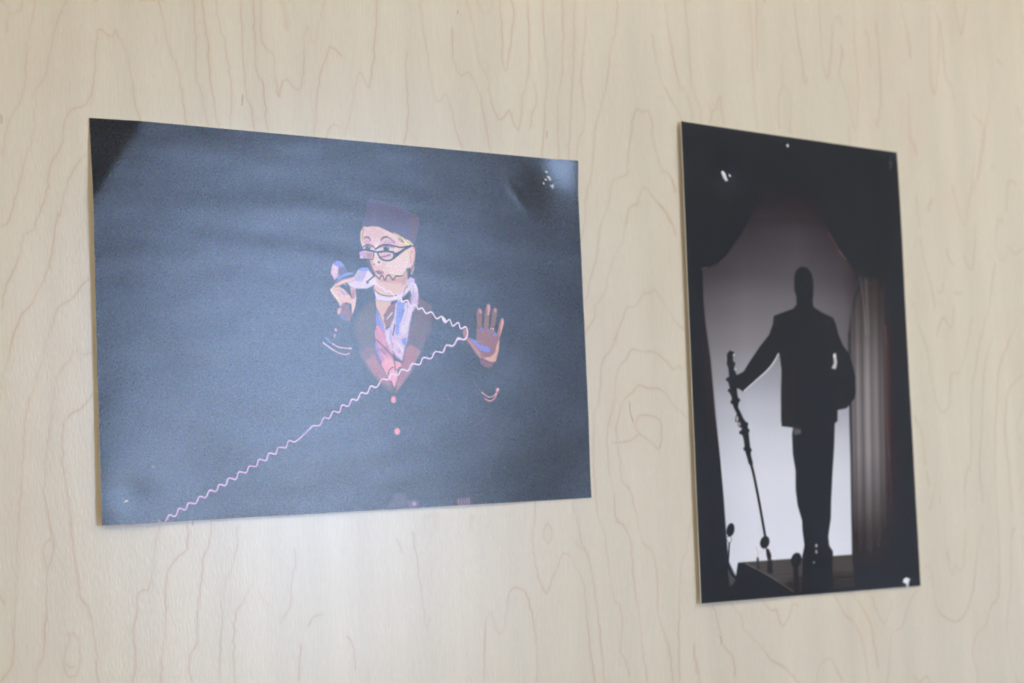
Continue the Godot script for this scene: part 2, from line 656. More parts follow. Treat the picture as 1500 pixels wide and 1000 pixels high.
func lift_b(u: float, v: float) -> float:
	var z := 0.5 + 2.7 * exp(-maxf(u, -5.0) / 70.0) + 0.25 * wave.get_noise_2d(u / 90.0 + 40.0, v / 120.0)
	z += 0.8 * bump(u, v, 305, 90, 30, 60)
	z -= 1.0 * bump(u, v, 54, 47, 16, 16)
	return maxf(z, 0.15)

func hang_prints() -> void:
	wave.seed = 4
	wave.frequency = 1.0
	wave.fractal_octaves = 2
	var white := paint(Color8(238, 238, 240), 0.55)
	var ma := print_material(Vector2(457.2, 304.8), Color8(32, 36, 42), WOMAN, 50, 0.0016, 0.25, 0.2)
	photo("photo_print", "landscape print of a woman in a hat holding a telephone on a coiled cord", Vector2(457.2, 304.8), Vector3(0, MID, 0), 0.0, 0.4, ma, lift_a, FLAKES_A, white, Vector2i(300, 200))
	var mb := print_material(Vector2(304.8, 457.2), Color8(26, 29, 35), SILHOUETTE, 70, 0.0002, 0.21, 0.1)
	photo("photo_print_001", "upright print of a man's dark silhouette before a bright stage curtain", Vector2(304.8, 457.2), Vector3(0.50547, MID - 0.03066, 0), -0.02108, 1.4, mb, lift_b, FLAKES_B, white, Vector2i(76, 114))

# ------------------------------------------------------------------ drawings, in millimetres
const GRAIN := [
	[-267.4, 237.9, -273.2, 207.9, -276.4, 180.2, -278.5, 164.6, -286.3, 150.3, -290.8, 139.7, -292.7, 126.1, -295.4, 119.2],
	[-243.9, 241.1, -253.3, 215.5, -259.1, 188.9, -263.7, 178.1, -267.2, 173.4, -269.2, 160.4, -271, 136.3, -276, 122.4, -281.6, 101.7, -287, 82.9, -292.3, 68.4, -296.1, 66.7],
	[-219.6, 221.3, -222, 199.9, -224.7, 178.6, -230.1, 163.2, -240.8, 157.9, -246.2, 151.4, -250.2, 129.5, -259.2, 113.4, -263.2, 91, -269.6, 73.7, -269.5, 74.2, -272.7, 65.5, -279.5, 61.5, -282, 56.6, -283.4, 46.9, -287.2, 37.2, -293.5, 23.8, -296, 15.4, -297.4, 7],
	[-219.6, 221.3, -216.9, 222, -212.5, 217.8, -208, 217.4, -205.2, 223.1, -203.5, 218, -200, 213.9, -196.7, 201, -193.5, 185.3, -192.1, 171.3, -188, 153.9],
	[-170.2, 250.8, -166.9, 236.8, -162.8, 215.6, -156.7, 201.8, -153.4, 184.1, -150.9, 162.6, -150, 155.5],
	[-140.6, 254.8, -139.5, 229.3, -140.4, 192.7, -137.1, 185.7, -134.7, 171.4, -131.4, 155.3],
	[-132.8, 255.8, -130.7, 232.2, -128.8, 201.2, -125.9, 174.1, -122.7, 154.3],
	[-121, 257.4, -118.9, 235.5, -115.2, 226.6, -112.9, 208.4, -111.2, 192, -110.6, 175.5, -112.7, 160.6, -112, 153.4],
	[-99.5, 260.2, -99.3, 228.5, -99, 198.8, -97.1, 180.5, -93.4, 171.6, -92.1, 155.1],
	[-81.9, 262.6, -82.2, 228.7, -72.4, 218.6, -71, 201.8, -68.7, 184.2, -65, 197.7, -60.9, 199.1, -51.9, 191.5, -47.5, 196.7, -44.6, 216, -42.9, 241, -40.2, 246.1, -34.5, 232.4, -29.6, 246.4, -23.3, 270.3],
	[-9.2, 224.7, -15.4, 229.8, -19.6, 231.2, -26.8, 214.1, -31.7, 198.3, -35.3, 173.2, -38.1, 155.9],
	[-11.9, 163.8, -18.2, 166.2, -23.8, 159.9, -26.2, 154],
	[-293.7, 234.4, -288.8, 231.7, -287.6, 225, -278.7, 228.7, -276.8, 236.7],
	[-287.6, 225, -289.2, 211.1],
	[-231.1, 124.1, -240.2, 114.8, -247.6, 97.1, -253.3, 76.3, -254.6, 78.6, -256.8, 63.8, -259, 49.1, -263.7, 34.4, -268.9, 22.1, -276.4, 9.3, -283.8, 1.4, -287.6, -8.2, -291.4, -19, -295.4, -35.6, -297.2, -38.7, -298.9, -50.5],
	[-88, 261.7, -88.4, 224.2, -87.3, 200.1, -82.5, 195, -81.2, 176.5, -80, 156.1],
	[27.2, 277, 24.7, 247.2, 20, 217.2, 15.4, 200.2, 8.1, 213, 2.7, 199.9, -1.4, 180.1, -8.9, 158.3],
	[55.6, 235, 53.1, 220.8, 53.9, 201.1, 53.2, 177.3, 49.4, 155.4],
	[70.6, 282.8, 72.9, 259, 76.2, 233.3, 79.5, 207.6, 83.5, 195, 87, 195.4, 92.1, 202.9, 97.4, 193.4, 101.1, 173.6, 107.2, 156],
	[103.4, 260.7, 102.3, 240.3, 106.2, 224.5, 110.7, 219.9, 118.1, 224.8, 122.6, 218.1, 129, 204.5, 132.7, 184.5, 137.2, 156.3],
	[119.3, 289.3, 125.2, 265.4, 129.5, 235.2, 137.3, 221.7, 139.9, 203.5, 145.2, 189.7, 147.4, 184.8, 152.4, 186.2, 159, 194, 163.4, 185.2, 167.9, 177.3, 172.3, 188, 174.8, 209, 178.9, 215.6, 184.5, 245.4, 186.4, 298.2],
	[131.4, 290.9, 134.5, 281, 139.3, 278.5, 145.8, 286.6, 147.4, 293],
	[154.9, 294, 155.9, 269.2, 155.5, 240.1, 157.9, 230, 163.3, 247.2, 169.2, 283.3, 167.4, 295.7],
	[203.1, 300.4, 202.5, 268.6, 204.1, 232.9, 199.4, 198.8, 197, 179.8, 192.9, 154.5],
	[225.3, 303.3, 224.6, 271.2, 220.9, 232.5, 216, 217.2, 213.4, 195.9, 212.1, 155.9],
	[239.9, 305.3, 235.1, 251.1, 229.7, 208, 223.7, 154.7],
	[253.3, 307.1, 248.9, 267.7, 243.4, 237.1, 243.3, 215.7, 245.3, 205.2, 242.6, 183.7, 236.9, 176.8, 233, 157.5],
	[291.5, 312.1, 286.8, 283.1, 280.3, 267, 272.3, 229.3, 264, 207, 255.7, 182.7, 251.4, 156.8, 249.2, 143.9, 241.5, 120.5, 237.9, 98.1, 232.4, 79.2],
	[331.4, 284.1, 335.1, 257.9, 339.5, 240.6, 348.4, 226, 358.8, 211.4, 364, 203],
	[349.6, 319.8, 352.9, 286.6, 358.9, 251.5, 363.4, 234.1, 366.2, 233.3],
	[229.4, 16.7, 236.6, 30.4, 242, 47.4, 246.9, 57.8, 252.5, 76.7, 257.1, 97.4, 266.9, 115.2, 271.5, 134.4, 278.5, 141, 290.9, 145.3, 291.7, 155.5, 297.3, 177.5, 303.3, 204.1, 310.6, 209.1, 314.6, 206.2, 321.7, 209.1, 325.1, 197.3, 325.2, 179.8, 331, 162.7, 335.9, 152.1, 344.1, 148.3, 348.7, 133.2],
	[228.6, -11.8, 232.3, -3.4, 241.4, 6.9, 247.9, 23.9, 257, 32.6, 261.3, 48, 270.1, 65.5, 281.1, 83.1, 287.9, 102.5, 293.3, 115.8, 300, 116.2, 303.8, 122.6, 309.1, 135.2, 314.6, 133.8, 325.1, 122.1, 333.7, 115.5, 340, 107, 346.8, 91.5],
	[189.3, 220.8, 190.4, 204.2, 185.1, 193.3, 183.1, 180.7],
	[375.9, 323.3, 377.2, 282.8, 378.4, 240.1, 387, 218.5, 387.2, 202.8],
	[366.5, 236.7, 374.1, 221.8, 377.3, 206.4],
	[399.1, 203.8, 401.5, 215.3, 397.7, 224],
	[401.5, 215.3, 407.8, 219.3, 414.8, 232.5, 416.4, 214.4, 418.6, 204.4],
	[461.2, 334.6, 463.2, 302.2, 461, 257.8, 461.5, 225.5, 462.7, 202.5],
	[472.2, 336.1, 466.3, 265.4],
	[525.4, 343.2, 525.4, 324.1, 528, 298.2, 531, 277.1, 532.4, 255.8, 537.8, 262.4],
	[501.5, 271.5, 501.5, 252.7, 493.6, 235.5, 492.8, 207.4],
	[501.5, 252.7, 511.5, 239.6, 506.8, 204],
	[562, 348, 561.1, 318.9, 560.3, 292.3, 566.2, 265.3, 575.7, 296.5, 580.1, 326.1, 591.1, 334.8, 593.8, 327.8],
	[589.8, 303, 590.6, 293.3, 585.1, 270.9, 593.6, 252.4, 601.9, 214.4, 609.4, 239.4, 612.2, 268.9, 611, 310.3, 613.5, 354.9],
	[593.6, 216.1, 593.7, 199.3],
	[629.4, 322.4, 632.5, 317.8, 632.6, 283.3],
	[646.4, 334.3, 647.3, 289.8, 644.9, 247.6, 637.4, 224.8],
	[688.1, 359.7, 695.6, 325.3, 696.9, 302.8],
	[734.7, 365.8, 730.7, 344.8, 730.7, 327, 728.2, 286, 731.7, 266, 739.5, 287.2, 745.5, 326.2, 746.6, 354.5, 734.7, 365.8],
	[749.9, 349.8, 751.8, 314.1, 752.8, 288.6, 762.6, 274.2, 765.1, 261.6],
	[775.5, 376.4, 781.8, 346, 784.9, 338.6, 796.4, 373.9],
	[825.8, 285.8, 822.5, 256.7, 809.1, 224.4, 799.5, 190.1, 786.9, 163.6],
	[794.4, 249, 806.9, 239.7],
	[843.2, 316.5, 850.5, 310.7],
	[689.4, 264.4, 690.4, 257, 687.4, 209.3, 694.2, 204.9, 696.8, 195.1],
	[873.4, 264.1, 879.4, 246.1],
	[-231.5, 30.6, -238.6, 24.2, -245, 15.5, -253.8, 10.4, -257.7, 4.3, -261.6, -6.7, -265.6, -20, -267.6, -28.4, -271.5, -37.6, -275.4, -50.7, -280, -64.9, -282.7, -80.2, -284.3, -100.2, -285.9, -116.6, -287.7, -144.6, -289.9, -165.5, -291.1, -191.2, -293, -216.7, -294.2, -239.6, -296.3, -248.3, -304.2, -258.2],
	[-231.1, -24.5, -237.4, -26.4, -244.8, -22.2, -247.4, -28.3, -258.3, -43.6, -261.1, -57.9, -264, -79.4, -266.1, -91.2, -268.5, -112.5, -270, -127.8, -267.9, -138.5, -263.8, -167.1, -267.8, -182.5, -269.1, -196.7, -270.3, -213.5, -271.7, -231.5, -273.9, -244.1, -277.4, -249.6, -277.6, -260.4],
	[-230.6, -55.2, -237.1, -63, -241, -66.6, -248.5, -69.5, -253.6, -77.2, -255.1, -89.1, -255.5, -103.5, -253.4, -117.8, -251.3, -132.2, -249, -161.5, -246.3, -188, -244.1, -205.2, -239.4, -210.9, -236.9, -220.3, -234.6, -234.9, -233, -254.8, -232.9, -265.9],
	[-266.6, -160.4, -270, -162.8, -271.5, -169.2, -269.7, -178.5, -267.8, -182.5],
	[-251.5, -230.1, -254.2, -229.2, -250.8, -228.2, -247.5, -231.1, -245, -241.8, -246, -253.4, -248.2, -259.1, -254.3, -259.7, -258.2, -253.5, -257.3, -245.8, -255.1, -236.9, -251.5, -230.1],
	[-256.7, -249.7, -254.1, -253.3, -251.4, -252.9],
	[-181.2, -151.9, -186.1, -170.6, -188.1, -186.7, -192.2, -202.6, -196.4, -201.6, -200.1, -204.7, -201.9, -219.3, -204.5, -235.1, -203.6, -251.2, -204.6, -261.7, -207.7, -268.7],
	[-159.2, -154.4, -160.6, -173.6, -167.4, -178.6, -175, -187.7, -178, -199.7, -178.9, -215.9, -180.2, -236, -182.9, -253.2, -184.2, -271.2],
	[-139.7, -154.1, -142.7, -173.3, -146.7, -181.3, -149.7, -201.8, -152.4, -215.3, -153.8, -234.3, -155.7, -247.8, -160.3, -251.4, -161.9, -258, -161.5, -266.2, -158.8, -273.3],
	[-117, -159.5, -121, -183, -131, -206, -133.2, -225.1, -134.6, -244.3, -137.3, -276.3],
	[-107.1, -205, -116.1, -218.2, -122.7, -230.2, -125.2, -277.6],
	[-101.8, -208.2, -98.2, -216.9, -91.4, -223.1],
	[-70.6, -179.5, -68.5, -186.8, -72.3, -202.3, -75.6, -224.7, -85.6, -236.6],
	[-60.2, -240.3, -55.1, -233.6, -46.1, -232.9],
	[41, -173, 42.7, -192.6, 45.9, -215.3, 47.5, -237.9, 50.2, -253.1, 52.5, -244.3],
	[25, -176.6, 29.6, -188.8],
	[104.8, -302.2, 108.2, -258.3, 112.7, -244.9, 115.5, -245.1, 119.5, -257.8, 124.9, -263.6, 129.2, -254, 134.2, -232.8, 140.4, -225.5, 151.7, -230.3, 155.8, -242.3, 160.2, -266.1, 161.2, -281.8, 159.6, -308.1],
	[86.5, -300.2, 88.7, -294.4, 91.2, -299.2],
	[-67.3, -255.2, -70, -281.8],
	[-24.6, -252.1, -20, -259.8, -18.3, -278.7],
	[167.2, -153.7, 165.2, -169.4, 161.9, -190.8, 166.4, -217.5, 170.8, -229.4, 174.7, -233, 180.6, -221.9, 187.5, -212.4, 194.6, -199.5, 199.8, -200.7, 206.6, -210.3, 215, -227.8, 217.1, -244.8, 217.7, -268.3, 219.5, -290.3, 223.3, -314.1],
	[209, -156.5, 212.2, -173.6, 215.3, -190.7, 222.9, -206.4, 226.1, -223.5, 228.7, -249.1, 230.8, -266.1, 232.2, -293.2, 234, -315.2],
	[179.5, -172.7, 175, -178.3, 173.6, -184.8, 177.4, -190.1, 182.9, -185.4, 182.5, -175.3, 179.5, -172.7],
	[256.6, -175.1, 264.1, -178.9, 272, -194.1, 272.6, -218.3, 274.3, -240.8, 277.2, -263.4, 279.4, -296.2, 282.1, -320.4],
	[344.5, -178.9, 336.2, -210.3, 331.1, -215.3, 327, -239.6, 325.1, -264, 322.9, -277.8, 320.6, -324.6],
	[366.9, -258.7, 370.6, -273.2, 374.2, -287.8, 377, -298.7, 386.1, -306.7, 389, -315.9, 389.3, -326.6],
	[342, -319.9, 339.8, -302.1, 341.2, -292.6, 340.8, -304, 344.4, -318.4, 344.8, -328.9],
	[159.7, -259.8, 161.3, -284.5, 158.9, -307.1],
	[329.3, 164.8, 334, 151, 340.9, 151.4, 348.2, 141.3, 349.9, 132.5],
	[264.9, -9.7, 274.7, 5.7, 282.2, 20.4, 292.2, 21.5, 303, 33.8, 309.7, 34, 317.9, 37.7, 325, 27.4, 333.3, 17.2, 341.7, 6.8, 350.4, 0.8],
	[270.8, -0.7, 261.3, -17.8, 252.3, -27.2, 248.1, -36.6, 245.7, -55.2, 242.3, -70.1, 237.1, -77.4, 235.1, -101.4, 233.7, -129, 234.2, -156.5, 236.7, -171.3, 238.1, -173.3, 242.6, -187.2, 243.6, -204.3, 246.4, -228.4, 249.6, -245.7, 254.8, -249.5, 257.1, -265, 255.1, -278.5, 254, -293.7, 259, -301, 261.5, -313.1],
	[345, -36.6, 341.4, -33.7, 334.8, -37.5, 327.7, -30.8, 313.4, -21.2, 298.7, -20.4, 285.3, -18.6, 280, -25.2, 268.4, -36.6, 264, -47.8, 261.5, -66.6, 254.4, -83.3, 250.8, -101.8, 251.3, -129.6, 255.7, -151.9, 255.6, -170.4, 258.8, -176.1],
	[346.6, -83, 340.7, -77.1, 332.3, -71.2, 323.1, -59.6, 313.5, -54.7, 303.6, -54.7, 291.5, -51.7, 283.8, -58.3, 272.4, -64.8, 266.6, -79.7, 262.1, -92.7, 263.9, -118.9, 266.1, -139.4, 273.9, -147.2, 277.7, -162.2, 280.4, -170.3, 284.5, -193.1, 296.1, -204.2, 299.7, -218.4, 300.6, -237.6, 299.5, -261.8, 305.5, -279.7, 310.1, -295.7, 312.6, -323.7],
	[284, -89.4, 289.5, -80.1, 304.2, -80.3, 313.8, -84.3, 315.6, -93.9, 311.9, -110.9, 302.5, -104.9, 288.4, -96.1, 284, -89.4],
	[288.4, -96.1, 278.3, -102.5, 259, -103.8],
	[814.7, 233.4, 801.5, 192.8, 794.1, 173.8],
	[751.9, 164.2, 755.1, 146.2, 766, 121.8, 775.4, 145.1, 782.6, 163.9, 789.2, 191.9],
	[708.7, 134.5, 711.1, 141.3, 716.8, 148.4],
	[734.2, 93.1, 738.1, 82.1, 744.3, 77.8],
	[760.6, 87.5, 771, 73.1, 777, 81.3, 785, 122.7],
	[692.6, 104.7, 697.5, 73.8, 705.1, 51.9, 707.7, 29.9],
	[716.2, 47.8, 720.9, 45.7, 725.4, 57],
	[742.6, 46.3, 754.5, 46.6],
	[861.5, 173.7, 851.2, 177.7, 844.4, 165.5, 839.9, 141.9],
	[824.5, 131.7, 818.6, 110.6, 821.2, 87.6, 833.7, 88.1, 838.9, 102.2, 848.6, 93.3, 863.7, 98.6],
	[813.6, 82.7, 805.2, 54.9, 794.4, 20.4],
	[670.1, 26.8, 675.6, 33.5, 678.9, 18.3],
	[690.9, 151.3, 692.3, 118],
	[677, 15.9, 685.1, 0.7, 692.6, -21.1, 695.9, -51.8, 702.9, -78.1, 712.2, -82.6, 719.5, -76.1, 723.1, -58.5, 728.1, -42, 740.1, -39.8, 748.1, -27.5, 758.7, -7.3, 766.8, 19.8],
	[707.7, -1.2, 719.7, 18.9, 731.8, 8, 739.2, 30.4],
	[790.9, 20.2, 777.3, -9.4, 767.4, -36.4, 757.2, -67.7, 753.3, -103.2, 747.5, -140.6, 740.1, -146.9, 732.1, -190.4],
	[798.8, -2.4, 785.3, -29.6, 776.4, -63.4, 770.2, -103.5, 763.2, -136.7, 763.3, -180.9],
	[838.9, 9.6, 822.1, -13.6, 807.1, -36.4, 799.8, -70.3, 792, -108.5, 787.5, -148.6, 786.1, -190.9],
	[848.9, -43.3, 824.1, -56.9, 814.7, -77.3, 809.4, -108.9, 811, -140.5, 812, -192.2],
	[844.8, -77.7, 829.5, -102.5, 836.5, -118.6],
	[676.5, -144.7, 679.7, -159.9],
	[677.1, -185.5, 685, -170.9, 691.7, -153.9, 695.6, -177.8],
	[833.7, -157.1, 826.6, -172.6],
	[389.8, -260.5, 401.1, -272.3, 405, -285.2, 425.8, -303.8, 436.7, -316.9, 452.9, -325.5, 464.3, -335.4, 472.2, -342.9],
	[430.6, -260.9, 440.7, -270.5, 447.9, -270.2, 450.6, -281.8, 455.1, -286.5, 463, -279.3, 471.6, -266, 477.5, -268.3],
	[529.8, -263.5, 542, -284.4, 550.7, -288.7, 561.1, -304.1, 565.7, -324.5, 569.5, -353.4],
	[496.9, -345.6, 500.7, -330.4, 516.6, -323.2, 524.5, -334.7, 531.1, -346.1],
	[554.4, -263.7, 573.3, -287, 579.3, -307.6, 584.2, -339],
	[581.6, -269.5, 587, -282.7, 597.8, -296.5, 610.9, -273.6],
	[648.7, -267.3, 636.4, -279.4, 623, -302.4, 609, -305.8, 603.1, -324.5, 595.9, -356.3],
	[657.5, -250.1, 665.4, -242.2, 673.2, -248.4, 675.5, -267.5, 680.2, -290.5, 704.6, -304, 723, -296, 737.2, -274.1, 744.6, -247.6, 756.1, -211.3, 762.5, -207.7],
	[699.4, -231.1, 705.5, -255.4, 711, -245.3, 723.6, -250, 732.4, -210],
	[785.4, -193.2, 785.1, -222.8, 778.5, -281.2, 765.1, -291.8, 753.8, -312.2, 738, -320.4, 728.6, -338.6, 734.1, -356.4, 733.9, -371.3],
	[814.1, -212.5, 807, -220.1, 801.3, -269.2, 791.4, -301.8, 788.5, -327, 793.6, -362.6, 802.5, -378.7],
	[637.1, -353.7, 641.9, -361.3, 655, -355.6, 659.8, -363.2],
	[285, 98.1, 293, 115.7, 301.5, 119.5, 309.4, 134, 314.8, 131.1, 329.2, 117.8, 334.4, 112.7, 342, 101.1],
]
const SMEAR := [
	[-62.3, 265.2, -59.8, 252.2, -58.1, 242.9],
	[139.2, 234.2, 139.6, 219.9],
	[590.8, 332.3, 594.3, 325.4],
	[592.8, 298.4, 590.5, 292.1],
	[635.8, 225.9, 637.6, 222.4],
	[533.2, 265.4, 535.9, 258.6],
	[510.3, 244.2, 511.1, 234.8],
	[629.4, 322.4, 632.5, 317.8],
	[693.6, 209.6, 692.4, 198.3],
	[709, 136.7, 715, 147.2],
	[824.2, 192.2, 820.4, 189.6],
	[826.3, 131.8, 833.1, 129.8],
	[822.3, 96.9, 826.8, 90.1],
	[749.4, 46.5, 754.5, 46.6],
	[790.9, 20.3, 794.9, 24.9],
	[664.7, -88.3, 672.7, -103.6, 674.9, -123.1, 675.8, -136],
	[743.9, -142.7, 745.4, -144.9],
	[739.9, -40.9, 736.5, -42],
	[699.4, -231.1, 702.9, -239],
	[761, -207.6, 760.4, -213.5],
	[723.8, -248.1, 732.4, -210],
	[54.1, -160.2, 65, -159.2, 62.7, -168.2],
	[99.6, -162.5, 98, -174.7],
	[211.9, -193.8, 218.1, -197.6],
]
const FLECK := [
	[-100.4, 182.4, -101.1, 174.2],
	[-294.2, 148.7, -294.3, 142.8],
	[200.3, 179, 199.9, 172.7],
	[109.4, 278.8, 109.4, 275.7],
	[373.9, -288.6, 374.1, -295.8],
	[278.3, -66.8, 280, -78.1, 282.3, -85.6],
	[482.7, 337.5, 483.1, 334.7],
	[-154.7, -151.9, -154.5, -156],
]
const FLAKES_A := [
	[423, 15.9, 425.7, 15.8, 428, 18.4, 427.9, 19.9, 426.4, 20.3, 424.5, 17.9],
	[421.2, 18.1, 423.6, 19.1, 422.5, 20.3, 420.3, 19.8],
	[419.2, 21.2, 420.4, 22.9, 419.8, 24.2, 418.5, 23.2],
	[426.1, 23.4, 428.3, 24.1, 430, 22.7, 430.1, 25.1, 428.9, 26.8, 427.6, 25.5],
	[420.5, 12, 423.3, 11.3, 424, 12.4, 423.4, 13.8, 422.4, 12.5],
	[16.9, 289, 18.4, 287.4, 20.1, 287, 21.8, 288.3, 19.8, 288.6],
	[41, 264, 41.6, 262.7, 42.6, 262.4, 42.1, 263.7],
]
const FLAKES_B := [
	[50.6, 44.6, 53.1, 42.9, 56.2, 45.5, 57.8, 49.5, 59.1, 52.3, 56.2, 53.2, 53.1, 50],
	[60.4, 45.4, 63.6, 47.3, 61.6, 48.5],
	[141.1, 8.5, 143.4, 7.2, 144.5, 9.6, 142.6, 10.9],
	[278.2, 452.3, 280.3, 448.9, 284.4, 447.9, 289.5, 449.8, 287.5, 452.8, 286.5, 457.8, 283, 458, 283.3, 454.5],
]
